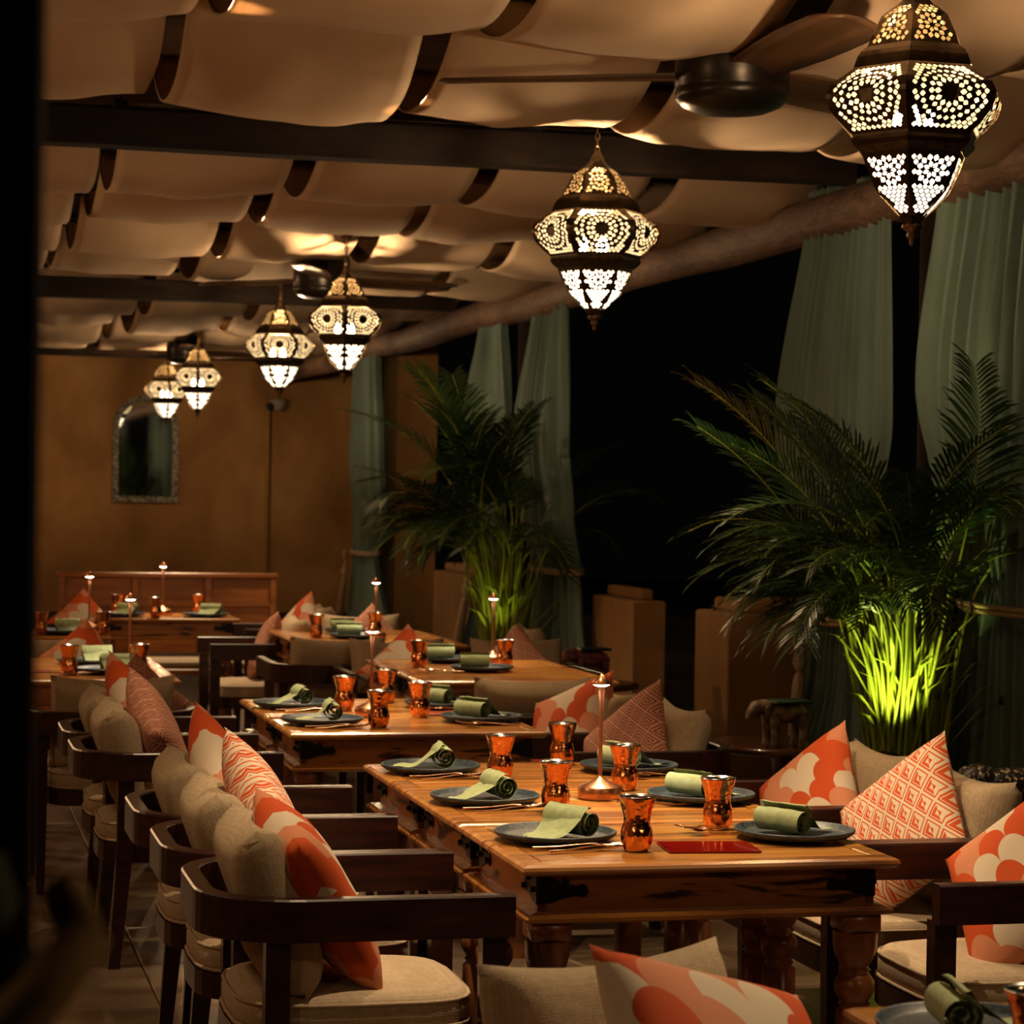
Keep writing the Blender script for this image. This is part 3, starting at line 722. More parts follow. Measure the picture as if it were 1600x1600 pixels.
# ------------------------------------------------------------------ throw pillows
pil = {k: pillow_me('throw_pillow', .41, .41, .14, M[k], 22, .07, 3) for k in ('scallop', 'diamond', 'key')}
def pillow(kind, x, y, z, face, lean, roll, lab, s=1.0):
    o = obj('throw_pillow', pil[kind]); tag(o, lab, 'pillow', 'patterned throw pillows on the chairs')
    o.matrix_world = Matrix.Translation((x, y, z)) @ Matrix.Rotation(math.radians(face), 4, 'Z') @ Matrix.Rotation(math.radians(-lean), 4, 'Y') @ Matrix.Rotation(math.radians(roll), 4, 'X') @ Matrix.Scale(s, 4)
    return o
pillow('scallop', .865, 5.23, .668, 0, 30, 12, 'orange, pink and white circle pillow on the nearest left armchair')
pillow('diamond', .86, 5.88, .70, 0, 24, 32, 'orange and cream diamond pillow leaning behind the nearest left circle pillow')
pillow('scallop', .83, 6.50, .70, -8, 20, 36, 'upright orange and white circle pillow on the third left armchair')
pillow('key', .80, 8.02, .69, -4, 24, 30, 'rust key patterned pillow on the nearer left armchair of the second table')
pillow('scallop', .77, 8.58, .70, 0, 22, 36, 'dark orange circle pillow behind the rust key pillow on the left')
pillow('scallop', 2.545, 5.20, .65, 196, 25, 42, 'large circle pillow cut by the right edge of the picture')
pillow('diamond', 2.52, 5.86, .68, 194, 25, 42, 'orange and cream diamond pillow on the middle right armchair')
pillow('scallop', 2.52, 6.54, .66, 194, 25, 42, 'orange, pink and white circle pillow on the rear right armchair', .93)
pillow('key', 2.37, 7.90, .655, 196, 25, 40, 'rust key patterned pillow on the right of the second table')
pillow('scallop', 2.34, 8.50, .66, 203, 25, 24, 'orange circle pillow just left of the rust key pillow')
pillow('scallop', 1.15, 3.27, .70, -56, 42, -22, 'large blurred circle pillow at the bottom edge of the picture')
pillow('scallop', 2.26, 11.12, .67, -90, 20, 42, 'small orange and white pillow peeking over the middle curtain table', .9)
pillow('key', 2.80, 11.18, .67, -95, 20, 40, 'rust patterned pillow peeking beside the right copper cup of the curtain table', .9)
pillow('scallop', .74, 11.25, .68, -90, 16, 38, 'orange and white pillow above the left edge table', .9)
pillow('key', .84, 9.42, .66, 90, 20, 42, 'rust patterned pillow beside the right cup of the left edge table', .9)
pillow('key', 1.90, 13.42, .64, 170, 20, 20, 'rust pink pillow on the dark framed armchair before the bench', .9)
pillow('scallop', 2.29, 14.70, .67, 200, 18, 40, 'orange and white pillow on the chair at the right of the bench table', .9)
pillow('scallop', 1.02, 15.32, .66, 285, 15, 40, 'orange pillow at the left end of the bench', .85)
pillow('key', .50, 14.60, .67, 10, 20, 38, 'rust pillow on the armchair at the left of the bench', .85)
pillow('key', 2.50, 13.40, .67, -90, 18, 40, 'rust patterned pillow behind the cups of the blurred middle table', .85)

# ------------------------------------------------------------------ tableware
def plate_me():
    mb = MB(); mb.lathe([(0, .070), (.004, .075), (.006, .10), (.009, .128), (.017, .139), (.023, .1405), (.0245, .138), (.022, .134), (.013, .126), (.0105, .118), (.0100, .06), (.0100, .001)], 56)
    return mb.me('dinner_plate', M['plate'], True)
PLATE = plate_me()
def napkin_mesh(mirror=1, tail=.12, seed=0, L=.128):
    cs = []
    turns = 2.6; n = 46
    for i in range(n):
        s = i / (n - 1); a = -s * turns * 2 * PI + PI * .5 + turns * 2 * PI; r = .006 + .029 * s
        cs.append((r * math.cos(a) , .0365 + r * math.sin(a)))
    # the flap leaves the top of the roll and slides down to the plate
    x0, z0 = cs[-1]
    for i in range(1, 15):
        s = i / 14; x = x0 - tail * s; z = .004 + (z0 - .004) * (1 - s) ** 2.1 if s > .08 else z0
        cs.append((x, z + .0035 * math.sin(s * 9 + seed)))
    rows = []
    K = 9
    for k in range(K):
        q = k / (K - 1) - .5; row = []
        for i, (x, z) in enumerate(cs):
            s = max(0, (i - n + 1) / 14)
            wob = .006 * nz(i * .15, k * .5, seed) * (0.3 + 1.6 * s)
            f = 1 - .25 * s
            row.append((mirror * (x + wob + s * .03 * q), q * L * f * (1 + .05 * math.sin(i * .3)) , max(.003, z + .006 * nz(i * .2, k * .6, seed + 4) * (.4 + s))))
        rows.append(row)
    me = MB().strip(rows).me('napkin', M['napkin'], True); return me
NAP = {(m, s): napkin_mesh(m, .125 + .01 * s, s * 3.1) for m in (1, -1) for s in range(3)}
def cup_mesh():
    k = 1.0
    out = [(0, .026), (.004, .0285), (.018, .034), (.035, .0365), (.050, .0345), (.062, .0300), (.074, .0300), (.090, .0335), (.106, .0385), (.118, .0420), (.1215, .0428)]
    inn = [(.1225, .0415), (.115, .0385), (.09, .031), (.066, .0275), (.045, .032), (.02, .030), (.008, .01)]
    n = 36; mb = MB(); mb.lathe(out + inn, n); me = mb.me('copper_cup', [M['copper'], M['steel']], True)
    lo = (len(out) - 1) * n
    for i, p in enumerate(me.polygons):
        if i >= lo and i < (len(out) + len(inn) - 1) * n: p.material_index = 1
    return me
CUP = cup_mesh()
def spoon_me():
    mb = MB(); mb.tube([(-.095, 0, .003), (-.05, .001, .004), (0, 0, .010), (.035, 0, .012), (.05, 0, .009)], [.0042, .0036, .0024, .0022, .004], 8, .6)
    rows = []
    for i in range(9):
        s = i / 8; x = .048 + .058 * s; w = .0185 * math.sin(max(.08, min(.97, s)) * PI) ** .6
        rows.append([(x, w * q, .012 - .008 * (1 - q * q) * math.sin(s * PI) + .004 * s) for q in (-1, -.6, -.2, .2, .6, 1)])
    mb.strip(rows); return mb.me('spoon', M['cutlery'], True)
def fork_me():
    mb = MB(); mb.tube([(-.10, 0, .003), (-.05, .0, .004), (0, 0, .009), (.03, 0, .012), (.045, 0, .010)], [.0042, .0036, .0024, .0022, .005], 8, .6)
    mb.tube([(.044, 0, .010), (.052, 0, .0085), (.062, 0, .0075)], [.006, .011, .0115], 8, .16)
    for q in (-1.5, -.5, .5, 1.5): mb.tube([(.060, q * .0058, .0075), (.08, q * .006, .0085), (.102, q * .0056, .014)], [.0018, .0016, .0008], 5)
    return mb.me('fork', M['cutlery'], True)
SPOON, FORK = spoon_me(), fork_me()
ZT = .7605
def setting(where, px, py, side, nrot, nvar, pl=0, cup=None, cut=True, cutoff=(.0, -.155), card=False):
    tag(obj('dinner_plate', PLATE, None, (px, py, ZT), (0, 0, random.uniform(0, 6))), 'dark slate plate under the napkin, ' + where, 'plate', 'dark slate dinner plates')
    tag(obj('rolled_napkin', NAP[(1 if side > 0 else -1, nvar)], None, (px + .035 * side, py - .01, ZT + .0105), (0, 0, math.radians(nrot))), 'sage green napkin rolled on the plate, ' + where, 'napkin', 'sage green rolled napkins')
    if cup: tag(obj('copper_cup', CUP, None, (cup[0], cup[1], ZT), (0, 0, random.uniform(0, 6))), 'hammered copper cup, ' + where, 'cup', 'hammered copper cups')
    if cut:
        cx, cy = px + cutoff[0], py + cutoff[1]; a = 0 if side > 0 else PI
        tag(obj('spoon', SPOON, None, (cx + .02, cy - .006, ZT + .001), (0, 0, a + math.radians(10))), 'rose gold spoon beside the plate, ' + where, 'spoon', 'rose gold spoons')
        tag(obj('fork', FORK, None, (cx, cy + .016, ZT + .003), (0, 0, a - math.radians(7))), 'rose gold fork crossing the spoon, ' + where, 'fork', 'rose gold forks')
setting('front left of the nearest table', 1.42, 5.275, 1, 28, 0, cup=(1.56, 5.10), cutoff=(.01, -.165))
setting('middle left of the nearest table', 1.41, 5.935, 1, 6, 1, cup=(1.555, 5.78), cutoff=(.01, -.165))
setting('rear left of the nearest table', 1.41, 6.60, 1, -6, 2, cup=(1.57, 6.43), cutoff=(.01, -.165))
setting('front right of the nearest table', 1.985, 5.24, -1, 32, 0, cup=(1.855, 5.41), cutoff=(-.15, .10))
setting('middle right of the nearest table', 1.98, 5.91, -1, 30, 1, cup=(1.845, 6.15), cutoff=(-.17, -.10))
setting('rear right of the nearest table', 1.98, 6.56, -1, 24, 2, cup=(1.83, 6.74), cutoff=(.03, -.16))
setting('front left of the second table', 1.33, 7.985, 1, -4, 0, cup=(1.50, 7.86), cutoff=(.02, -.165))
setting('rear left of the second table', 1.32, 8.585, 1, 4, 1, cup=(1.49, 8.47), cutoff=(.02, -.165))
setting('front right of the second table', 1.89, 8.03, -1, 34, 2, cup=(1.71, 8.20), cutoff=(-.02, -.17))
setting('rear right of the second table', 1.87, 8.56, -1, 40, 0, cup=(1.70, 8.77), cutoff=(.0, -.16))
setting('front of the middle curtain table', 2.42, 10.28, -1, 80, 1, cup=(2.585, 10.53), cutoff=(-.2, -.1))
setting('rear of the middle curtain table', 2.38, 10.82, -1, 88, 2, cup=(2.18, 10.48), cut=False)
setting('front of the blurred middle table', 2.26, 12.55, -1, 85, 0, cup=(2.06, 12.6), cut=False)
setting('rear of the blurred middle table', 2.30, 12.98, -1, 85, 1, cup=(2.42, 12.83), cut=False)
setting('front of the left edge table', .78, 10.20, 1, 95, 2, cup=(.62, 10.13), cutoff=(-.14, -.12))
setting('rear of the left edge table', .74, 10.72, 1, 90, 0, cup=(.915, 10.19), cut=False)
setting('table farthest along the left edge', .74, 12.86, 1, 90, 1, cup=(.955, 12.78), cut=False)
setting('left side of the bench table', 1.20, 14.58, 1, 60, 0, cup=(1.19, 15.02 - .2), cut=False)
setting('right side of the bench table', 1.70, 14.55, 1, 60, 1, cup=(1.39, 14.45), cut=False)
setting('right corner of the foreground table', 1.52, 3.27, -1, -10, 2, cup=(1.50, 3.02), cut=False)
tag(obj('copper_cup', CUP, None, (1.69, 14.86, ZT)), 'hammered copper cup behind the right napkin of the bench table', 'cup', 'hammered copper cups')
tag(obj('copper_cup', CUP, None, (.63, 12.75, ZT)), 'hammered copper cup against the left edge of the picture', 'cup', 'hammered copper cups')
o = obj('menu_card', MB().box(-.105, .105, -.075, .075, 0, .004, .001).me('menu_card', M['redcard']), None, (1.735, 5.12, ZT), (0, 0, math.radians(-6)))
tag(o, 'glossy red card lying on the front of the nearest table', 'card')
o = obj('menu_card', MB().box(-.10, .10, -.07, .07, 0, .004, .001).me('menu_card', M['rustcard']), None, (1.29, 8.25, ZT), (0, 0, math.radians(-4)))
tag(o, 'rust red card between the left plates of the second table', 'card')
o = obj('menu_card', MB().box(-.10, .10, -.07, .07, 0, .004, .001).me('menu_card', M['rustcard']), None, (1.82, 8.32, ZT), (0, 0, math.radians(8)))
tag(o, 'rust red card between the right plates of the second table', 'card')
o = obj('menu_card', MB().box(-.10, .10, -.07, .07, 0, .004, .001).me('menu_card', M['rustcard']), None, (.45, 10.28, ZT), (0, 0, math.radians(8)))
tag(o, 'rust red card at the left edge table', 'card')

# ------------------------------------------------------------------ cordless table lamps
lb = MB().lathe([(0, .055), (.002, .057), (.030, .057), (.032, .055), (.046, .022), (.056, .007), (.06, .0055)], 40).me('lamp_base', M['lampcopper'], True)
ls = MB().lathe([(.055, .0055), (.20, .0052), (.285, .0078), (.300, .0085)], 16).me('lamp_stem', M['lampcopper'], True)
lc = MB().lathe([(.296, .010), (.297, .027), (.299, .028), (.322, .004), (.324, .001)], 32).me('lamp_cap', M['lampcopper'], True)
le = MB().lathe([(.2905, .0115), (.2945, .0215)], 24, cap0=False, cap1=False).me('led_ring', M['led'], True)
_ld = bpy.data.lights.new('table_lamp_light', 'SPOT'); _ld.energy = 2.6; _ld.color = (1, .82, .60); _ld.spot_size = math.radians(120); _ld.spot_blend = .6; _ld.shadow_soft_size = .012
def table_lamp(x, y, lab, z=ZT):
    t = thing('table_lamp', lab, 'lamp', (x, y, z), 0, 'slender copper table lamps')
    obj('lamp_base', lb, t); obj('lamp_stem', ls, t); c = obj('lamp_cap', lc, t); obj('led_ring', le, c)
    for k in range(2):
        lo = bpy.data.objects.new('table_lamp_light', _ld); COL.objects.link(lo); lo.parent = t; lo.location = (.018 * (1 if k else -1), -.004, .288)
table_lamp(1.73, 5.99, 'copper table lamp with a cone cap on the nearest table')
table_lamp(1.545, 8.24, 'thin lit copper lamp on the second table')
table_lamp(2.58, 10.75, 'thin lit lamp on the middle curtain table, before the back palm')
table_lamp(2.36, 12.5, 'thin lit lamp before the far left curtain')
table_lamp(.90, 10.5, 'thin lit lamp on the left edge table')
table_lamp(.90, 13.05, 'thin lit lamp on the table farthest along the left edge')
table_lamp(1.46, 14.75, 'tallest showing thin lit lamp before the bench back')

# ------------------------------------------------------------------ high backed bench
t = thing('panelled_bench', 'long wooden bench with a high panelled back behind the farthest table', 'bench', (1.58, 15.55, -.03))
mb = MB(); mb.box(-.70, .70, .06, .09, .50, .985); obj('back_board', mb.me('back_board', M['benchwood']), t)
for x in (-.70, -.235, .235, .66): obj('back_stile', MB().box(x, x + .04, .03, .062, .45, 1.0, .004).me('back_stile', M['benchwood']), t)
obj('top_rail', MB().box(-.71, .71, .02, .10, .985, 1.02, .008).me('top_rail', M['benchwood']), t)
obj('mid_rail', MB().box(-.66, .66, .035, .062, .80, .83, .003).me('mid_rail', M['benchwood']), t)
obj('bench_seat', MB().box(-.70, .70, -.30, .06, .38, .42, .006).me('bench_seat', M['benchwood']), t)
obj('seat_pad', MB().box(-.68, .68, -.29, .0, .42, .48, .02).me('seat_pad', M['seat']), t)
for x in (-.66, .60):
    for y in (-.27, .03): obj('leg', MB().box(x, x + .06, y, y + .05, 0, .38, .004).me('leg', M['benchwood']), t)

# ------------------------------------------------------------------ curtains
def curtain_mesh(prof, X, folds, amp, seed, nz_=60, nq=150, m='curtain'):
    """prof: (z, y_far, y_near) down the cloth"""
    rows = []
    zt, zb = prof[0][0], prof[-1][0]
    for i in range(nz_ + 1):
        z = zt + (zb - zt) * i / nz_
        for (z0, a0, b0), (z1, a1, b1) in zip(prof, prof[1:]):
            if z <= z0 + 1e-6 and z >= z1 - 1e-6:
                s = (z0 - z) / (z0 - z1); s = s * s * (3 - 2 * s); a, b = a0 + (a1 - a0) * s, b0 + (b1 - b0) * s; break
        wd = abs(a - b); row = []
        for q in range(nq + 1):
            u = q / nq; ph = u * folds * 2 * PI + 1.3 * nz(u * 4, z * .25, seed) * 2
            am = amp * (.55 + .45 * nz(u * 6, seed + 5)) * min(1.0, .35 + wd * .55)
            x = X + am * math.sin(ph) + .35 * am * math.sin(ph * 2.3 + z) + .03 * math.sin(PI * u)
            row.append((x, a + (b - a) * u + .25 * am * math.cos(ph), z))
        rows.append(row)
    return MB().strip(rows).me('cloth', M[m], True)
def rope_loop(X, ya, yb, z, r=.011, d=.085):
    mb = MB()
    for dz in (-r, r):
        pts = []
        for k in range(25):
            a = 2 * PI * k / 24; pts.append((X + d * math.cos(a), (ya + yb) / 2 + (abs(ya - yb) / 2 + .02) * math.sin(a), z + dz + .012 * math.cos(a)))
        mb.tube(pts, r, 7)
    return mb.me('tieback_rope', M['rope'], True)
def tassel(parent, x, y, z, s=1.0, dy=.0):
    o = obj('tassel', MB().lathe([(-.0, .012), (-.02, .026), (-.05, .026), (-.075, .012), (-.115, .007), (-.13, .010), (-.16, .016), (-.19, .030), (-.225, .034), (-.255, .026), (-.275, .012)], 14).me('tassel', M['rope'], True), parent, (x, y, z))
    o.scale = (s, s, s); n = 28; prof = [(-.275, .014), (-.29, .022), (-.34, .028), (-.5, .030), (-.62, .034), (-.66, .036)]
    mb = MB(); vs = [(r * (1 + .16 * (k % 2)) * math.cos(2 * PI * k / n), r * (1 + .16 * (k % 2)) * math.sin(2 * PI * k / n) + dy * (zz + .27) / -.4, zz) for zz, r in prof for k in range(n)]
    fs = [(i * n + k, i * n + (k + 1) % n, (i + 1) * n + (k + 1) % n, (i + 1) * n + k) for i in range(len(prof) - 1) for k in range(n)] + [tuple((len(prof) - 1) * n + k for k in range(n))]
    obj('tassel_skirt', mesh('tassel_skirt', vs, fs, M['tassel'], True), o)
def curtain(lab, prof, X, folds, amp, seed, tie, tas=True, dy=.06):
    t = thing('tied_curtain', lab, 'curtain', (0, 0, 0), 0, 'grey green curtains tied back with rope')
    c = obj('cloth', curtain_mesh(prof, X, folds, amp, seed), t)
    if tie:
        z, ya, yb = tie; obj('tieback_rope', rope_loop(X, ya, yb, z), t)
        if tas: tassel(t, X - .10, ya - .03, z - .0, 1.0, dy)
curtain('large grey green curtain filling the right edge, tied with rope', [(3.06, 9.66, 7.6), (2.06, 9.92, 7.55), (1.5, 9.68, 8.0), (1.13, 9.36, 8.35), (.9, 9.42, 8.3), (0.015, 9.70, 8.0)], 4.28, 15, .075, 1, (1.12, 9.36, 8.35))
curtain('grey green curtain behind the large palm', [(3.06, 11.22, 10.22), (1.9, 11.58, 10.18), (1.3, 11.25, 10.4), (.97, 11.05, 10.5), (.75, 11.12, 10.45), (.015, 11.6, 10.35)], 4.28, 10, .06, 2, (.97, 11.03, 10.52))
curtain('middle curtain, tied with a cream rope beside the back palm', [(2.95, 16.75, 15.85), (1.9, 17.3, 15.75), (1.4, 17.0, 15.6), (1.02, 16.62, 15.42), (.8, 16.75, 15.35), (.015, 17.5, 14.95)], 4.28, 9, .07, 3, (1.02, 16.65, 15.4), True, .2)
curtain('curtain half hidden behind the back palm', [(2.95, 18.45, 17.7), (2.1, 19.0, 17.5), (1.3, 18.7, 17.8), (1.0, 18.35, 17.85), (.015, 19.1, 17.9)], 4.28, 8, .06, 4, (.99, 18.4, 17.85), True, .25)
curtain('farthest curtain, at the corner of the ochre wall', [(2.92, 24.1, 22.75), (1.9, 24.2, 22.5), (1.3, 24.0, 22.3), (.93, 23.9, 22.7), (.015, 24.3, 21.8)], 4.28, 9, .07, 5, (.93, 23.9, 22.65), True, .25)

# ------------------------------------------------------------------ palms
def frond_me(seed, L, droop, stalk):
    rnd = random.Random(seed); mb = MB(); st = MB()
    pts = []; N = 26; ang = math.radians(85); x = z = 0.0; tot = stalk + L
    for i in range(N + 1):
        s = i / N; pts.append(Vector((x, .02 * nz(s * 2, seed), z)))
        a = ang - droop * max(0, (s * tot - stalk * .55) / tot) ** 1.25 * 2.5
        x += math.cos(a) * tot / N; z += math.sin(a) * tot / N
    st.tube(pts, [max(.0025, .011 * (1 - i / N) ** .8) for i in range(N + 1)], 6)
    nl = int(34 * L / 1.0)
    for k in range(nl):
        s = (stalk + L * (k + .5) / nl) / tot; f = s * N; i = min(N - 1, int(f)); p = pts[i].lerp(pts[i + 1], f - i); d = (pts[i + 1] - pts[i]).normalized()
        side0 = Vector((0, 1, 0)); upn = side0.cross(d) * -1
        q = (k + .5) / nl; ln = .42 * L ** .5 * (math.sin(min(1, q * 1.1 + .18) * PI * .86) ** .7) * rnd.uniform(.85, 1.1) * .85
        for sd in (-1, 1):
            dirv = (side0 * sd * .80 + d * (.62 + .5 * q) + upn * .22 + Vector((0, 0, rnd.uniform(-.1, .1)))).normalized()
            w = d * .0115
            g = Vector((0, 0, -1))
            p0 = p; p1 = p + dirv * ln * .35; p2 = p + dirv * ln * .72 + g * ln * .07; p3 = p + dirv * ln + g * ln * rnd.uniform(.12, .24)
            mb.add([p0 - w * .4, p0 + w * .4, p1 + w, p1 - w, p2 + w * .8, p2 - w * .8, p3], [(0, 1, 2, 3), (3, 2, 4, 5), (5, 4, 6)])
    me = bpy.data.meshes.new('frond'); n = len(mb.v)
    me.from_pydata(mb.v + st.v, [], mb.f + [tuple(i + n for i in f) for f in st.f]); me.materials.append(M['leaf']); me.materials.append(M['stalk'])
    for i, p in enumerate(me.polygons): p.material_index = 0 if i < len(mb.f) else 1; p.use_smooth = i >= len(mb.f)
    return me
def stem_me(seed):
    rnd = random.Random(seed); h = rnd.uniform(.7, 1.25); mb = MB()
    mb.tube([(0, 0, 0), (.02, 0, h * .5), (.06, 0, h)], [.013, .010, .006], 7)
    for k in range(2):     # slim sheath leaves
        a = rnd.uniform(-.5, .5); z0 = h * rnd.uniform(.25, .6); l = rnd.uniform(.2, .35)
        p0 = Vector((.02, 0, z0)); p1 = p0 + Vector((l * .5, a * l * .5, l * .7)); p2 = p0 + Vector((l, a * l, l * .9)); w = Vector((-.3, 1, 0)) * .011
        mb.add([p0 - w * .3, p0 + w * .3, p1 + w, p1 - w, p2], [(0, 1, 2, 3), (3, 2, 4)])
    return mb.me('stem', M['stalk'], True)
FS = [(.85, 1.30, 1.15), (.75, 1.5, 1.05), (.95, .80, 1.25), (.75, 1.7, 1.10), (.85, 1.4, 1.20), (.65, 1.75, 1.00), (.95, .60, 1.35)]
FR = [frond_me(11 + i, *f) for i, f in enumerate(FS)]
ST = [stem_me(50 + i) for i in range(5)]
def palm(x, y, z, lab, n, s, seed, bias=None, lean=13):
    t = thing('areca_palm', lab, 'palm', (x, y, 0), 0, 'potted areca palms by the curtains'); rnd = random.Random(seed)
    obj('pot', MB().lathe([(0, .15), (.02, .17), (z - .06, .23), (z - .05, .245), (z, .245), (z, .21), (z - .04, .205)], 28).me('pot', M['pot'], True), t)
    for k in range(n):
        a = 2 * PI * k / n * 1.0 + rnd.uniform(-.3, .3) + k * 2.39; rr = rnd.uniform(.02, .13)
        if bias and rnd.random() < .5: a = bias + rnd.gauss(0, .65)
        o = obj('frond', FR[rnd.randrange(7)], t, (rr * math.cos(a), rr * math.sin(a), z - .06))
        o.rotation_euler = (rnd.uniform(-.3, .3), math.radians(rnd.uniform(-6, lean)), a); o.scale = (s * rnd.uniform(.85, 1.1),) * 3
    for k in range(26):
        a = rnd.uniform(0, 2 * PI); rr = rnd.uniform(.02, .17)
        o = obj('stem', ST[k % 5], t, (rr * math.cos(a), rr * math.sin(a), z - .06), (0, rnd.uniform(-.02, .10), a)); o.scale = (s, s, s * rnd.uniform(.8, 1.1))
    return t
palm(3.97, 9.22, .42, 'large potted palm lit green from below, between the right curtains', 74, .78, 3, PI * .97, 5)
palm(3.93, 16.05, .38, 'dim potted palm beside the middle curtain, farther back', 50, .93, 8, PI * 1.0, 7)
def uplight(x, y, z, lab, e, tgt, c=(.95, 1.0, .22)):
    t = thing('uplight', lab, 'light fixture', (x, y, 0), 0, 'black spotlights shining up the palms')
    obj('fixture_stake', MB().tube([(0, 0, 0), (0, 0, z - .07)], .014, 8).me('fixture_stake', M['blackplastic'], True), t)
    h = obj('fixture_head', MB().lathe([(-.05, .03), (-.045, .042), (.0, .047), (.06, .05), (.062, .042), (.03, .038)], 20, cap1=False).me('fixture_head', M['blackplastic'], True), t, (0, 0, z))
    d = Vector(tgt) - Vector((x, y, z)); q = d.to_track_quat('Z', 'Y').to_euler(); h.rotation_euler = q
    ld = bpy.data.lights.new('uplight_lamp', 'SPOT'); ld.energy = e; ld.color = c; ld.spot_size = math.radians(62); ld.spot_blend = .6; ld.shadow_soft_size = .03
    lo = bpy.data.objects.new('uplight_lamp', ld); COL.objects.link(lo); lo.parent = t; lo.location = Vector((0, 0, z)) + d.normalized() * .055
    lo.rotation_euler = d.to_track_quat('-Z', 'Y').to_euler()
uplight(3.76, 8.92, .47, 'black spotlight shining up the large palm', 30, (3.97, 9.22, 1.25))
uplight(3.72, 15.72, .40, 'small black spotlight under the back palm', 3, (3.93, 16.05, 1.4))

# ------------------------------------------------------------------ round side tables with carved animals
def side_table(x, y, lab, h=.56, r=.30):
    t = thing('round_side_table', lab, 'table', (x, y, 0), 0, 'dark round side tables by the parapet')
    obj('tabletop', MB().lathe([(h - .035, r - .03), (h - .03, r - .008), (h - .015, r), (h - .004, r - .006), (h, r - .02)], 48).me('tabletop', M['roundwood'], True), t)
    obj('pedestal', MB().lathe([(.05, .04), (.10, .03), (.25, .045), (.38, .03), (h - .06, .05), (h - .033, .12)], 20).me('pedestal', M['roundwood'], True), t)
    for k in range(3): obj('foot', MB().tube([(0, 0, .10), (.12, 0, .07), (.22, 0, .015)], [.025, .022, .018], 8).me('foot', M['roundwood'], True), t, (0, 0, 0), (0, 0, k * 2 * PI / 3 + .4))
side_table(3.40, 9.12, 'round dark side table with a carved animal, left of the large palm', .56, .30)
side_table(3.43, 12.10, 'round dark side table half hidden behind the curtain table chair', .56, .26)
def animal(x, y, z, deg, s, body, top, lab, trunk=True):
    t = thing('carved_elephant', lab, 'figurine', (x, y, z), math.radians(deg)); m = M[body]
    mb = MB(); rows = []
    for i in range(13):
        u = -1 + 2 * i / 12; w = max(.02, (1 - abs(u) ** 3)) ** .5
        rows.append([(u * .105, .048 * w * math.cos(2 * PI * k / 16), .135 + .043 * w * math.sin(2 * PI * k / 16)) for k in range(16)])
    mb.strip(rows, True)
    # head and trunk grow out of the body in the same mesh
    mb.tube([(.07, 0, .145), (.11, 0, .155), (.145, 0, .150), (.168, 0, .125), (.178, 0, .09), (.172, 0, .055), (.182, 0, .035)] if trunk else [(.07, 0, .145), (.11, 0, .165), (.145, 0, .165), (.175, 0, .135), (.185, 0, .115)],
            [.036, .040, .034, .021, .014, .010, .008] if trunk else [.034, .034, .030, .022, .013], 12)
    b = obj('body', mb.me('body', m, True), t)
    for sx in (-.075, .07):
        for sy in (-.03, .03): obj('leg', MB().lathe([(0, .021), (.01, .022), (.03, .017), (.08, .019), (.14, .025)], 12, (sx, sy)).me('leg', m, True), t)
    for sy in (-1, 1): obj('ear', MB().lathe([(-.004, .012), (0, .032), (.004, .012)], 12).me('ear', m, True), t, (.115, sy * .042, .15), (PI / 2, 0, sy * .5))
    if top: obj('saddle_top', MB().box(-.10, .085, -.06, .06, .178, .192, .005).me('saddle_top', M[top]), t)
    t.scale = (s, s, s)
animal(3.36, 9.0, .56, 195, .95, 'elephant1', 'greentop', 'weathered carved animal with a green top on the round side table', False)
animal(3.42, 12.05, .56, 188, .95, 'elephant2', 'blackplastic', 'purple painted carved elephant on the farther side table')
animal(3.18, 6.6, .575, 185, 1.0, 'elephant3', None, 'black beaded carved elephant at the right edge')
side_table(3.22, 6.6, 'round dark side table at the right edge under the beaded elephant', .57, .24)

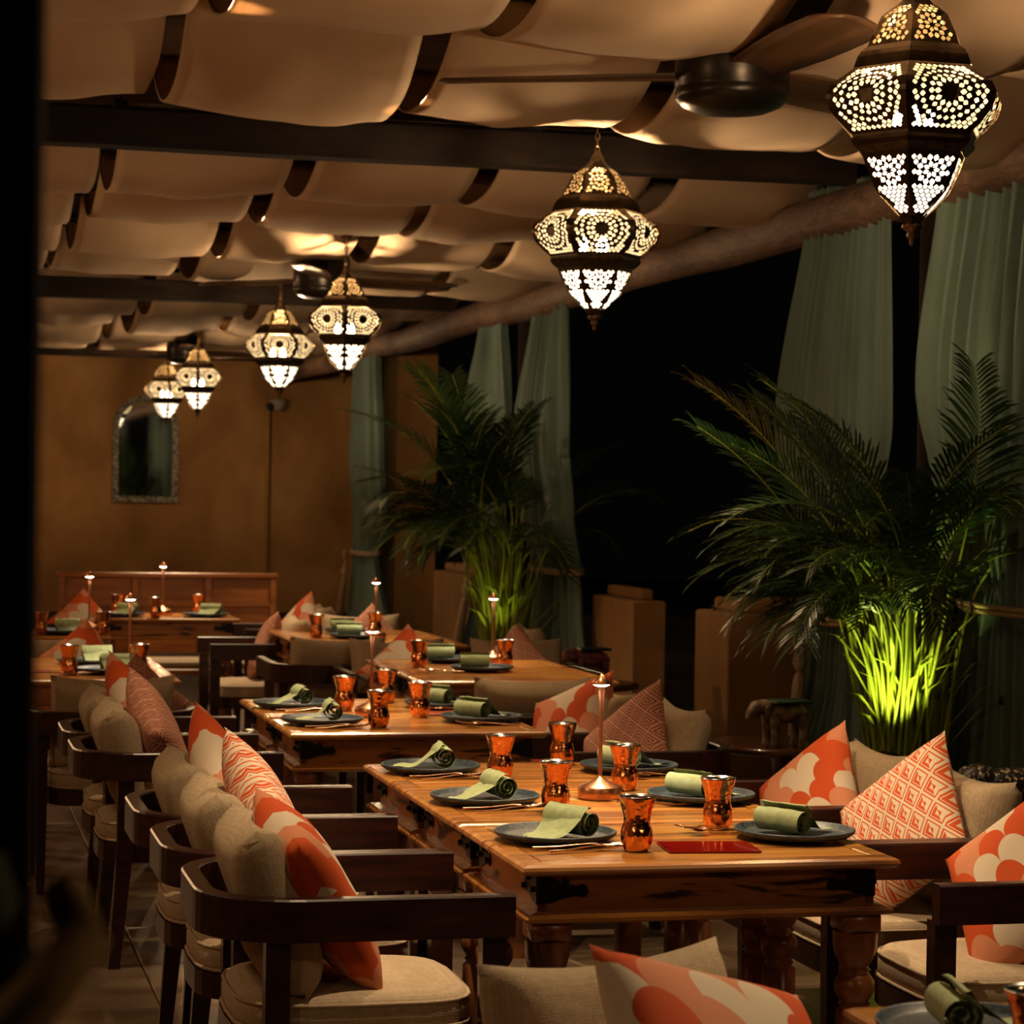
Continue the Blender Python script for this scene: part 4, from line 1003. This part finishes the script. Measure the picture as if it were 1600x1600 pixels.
# ------------------------------------------------------------------ dark terrace furniture beyond the parapet
def terrace_table(x, y, lab):
    t = thing('terrace_table', lab, 'table', (x, y, -.12))
    obj('tabletop', MB().lathe([(.86, .36), (.865, .40), (.89, .40), (.90, .38)], 36).me('tabletop', M['rosewood'], True), t)
    obj('pedestal', MB().lathe([(0, .22), (.03, .22), (.04, .04), (.86, .035)], 16).me('pedestal', M['rosewood'], True), t)
terrace_table(5.35, 14.0, 'dark table standing in the night beyond the piers')
def slat_chair(x, y, deg, lab):
    t = thing('slatted_chair', lab, 'chair', (x, y, -.12), math.radians(deg), 'dark slatted chairs beyond the piers')
    obj('seat', MB().box(-.22, .22, -.22, .22, .43, .47, .006).me('seat', M['rosewood']), t)
    for sx in (-.2, .17):
        for sy in (-.2, .17): obj('leg', MB().box(sx, sx + .035, sy, sy + .035, 0, .43 if sx > 0 else .95, .003).me('leg', M['rosewood']), t)
    obj('top_rail', MB().box(-.205, -.165, -.2, .205, .90, .97, .004).me('top_rail', M['rosewood']), t)
    for k in range(5): obj('slat', MB().box(-.195, -.175, -.155 + .066 * k, -.12 + .066 * k, .47, .90).me('slat', M['rosewood']), t)
slat_chair(4.95, 13.0, 60, 'dark slatted chair between the two nearer piers')
slat_chair(5.0, 11.2, 90, 'dark slatted chair behind the carved animal table')

# ------------------------------------------------------------------ foreground post and tied cloth at the left edge
obj('door_1', MB().box(-.42, .058, 1.20, 1.32, 0, 3.6, .006).me('door_jamb', M['darkpost']), kind='structure')
t = thing('doorway_curtain', 'blurred dark curtain with an ochre rope at the lower left corner', 'curtain')
def fg_cloth():
    rows = []
    for i in range(29):
        z = 1.385 - 1.375 * i / 28
        w0, w1 = -.20, .066 - .022 * max(0, (z - 1.34) / .04) if z > 1.34 else .066 - .012 * math.exp(-((z - 1.325) / .02) ** 2) + .05 * (1.325 - z) / 1.3
        rows.append([(w0 + (w1 - w0) * q / 60, 1.12 + .016 * math.sin(q * .75 + i * .02), z) for q in range(61)])
    return MB().strip(rows).me('cloth', M['fgcurtain'], True)
obj('cloth', fg_cloth(), t)
obj('tieback_rope', MB().tube([(-.12, 1.085, 1.262), (-.02, 1.08, 1.278), (.025, 1.08, 1.300), (.055, 1.085, 1.326), (.076, 1.10, 1.348), (.070, 1.15, 1.36)], [.013, .013, .013, .013, .012, .011], 10).me('tieback_rope', M['fgrope'], True), t)
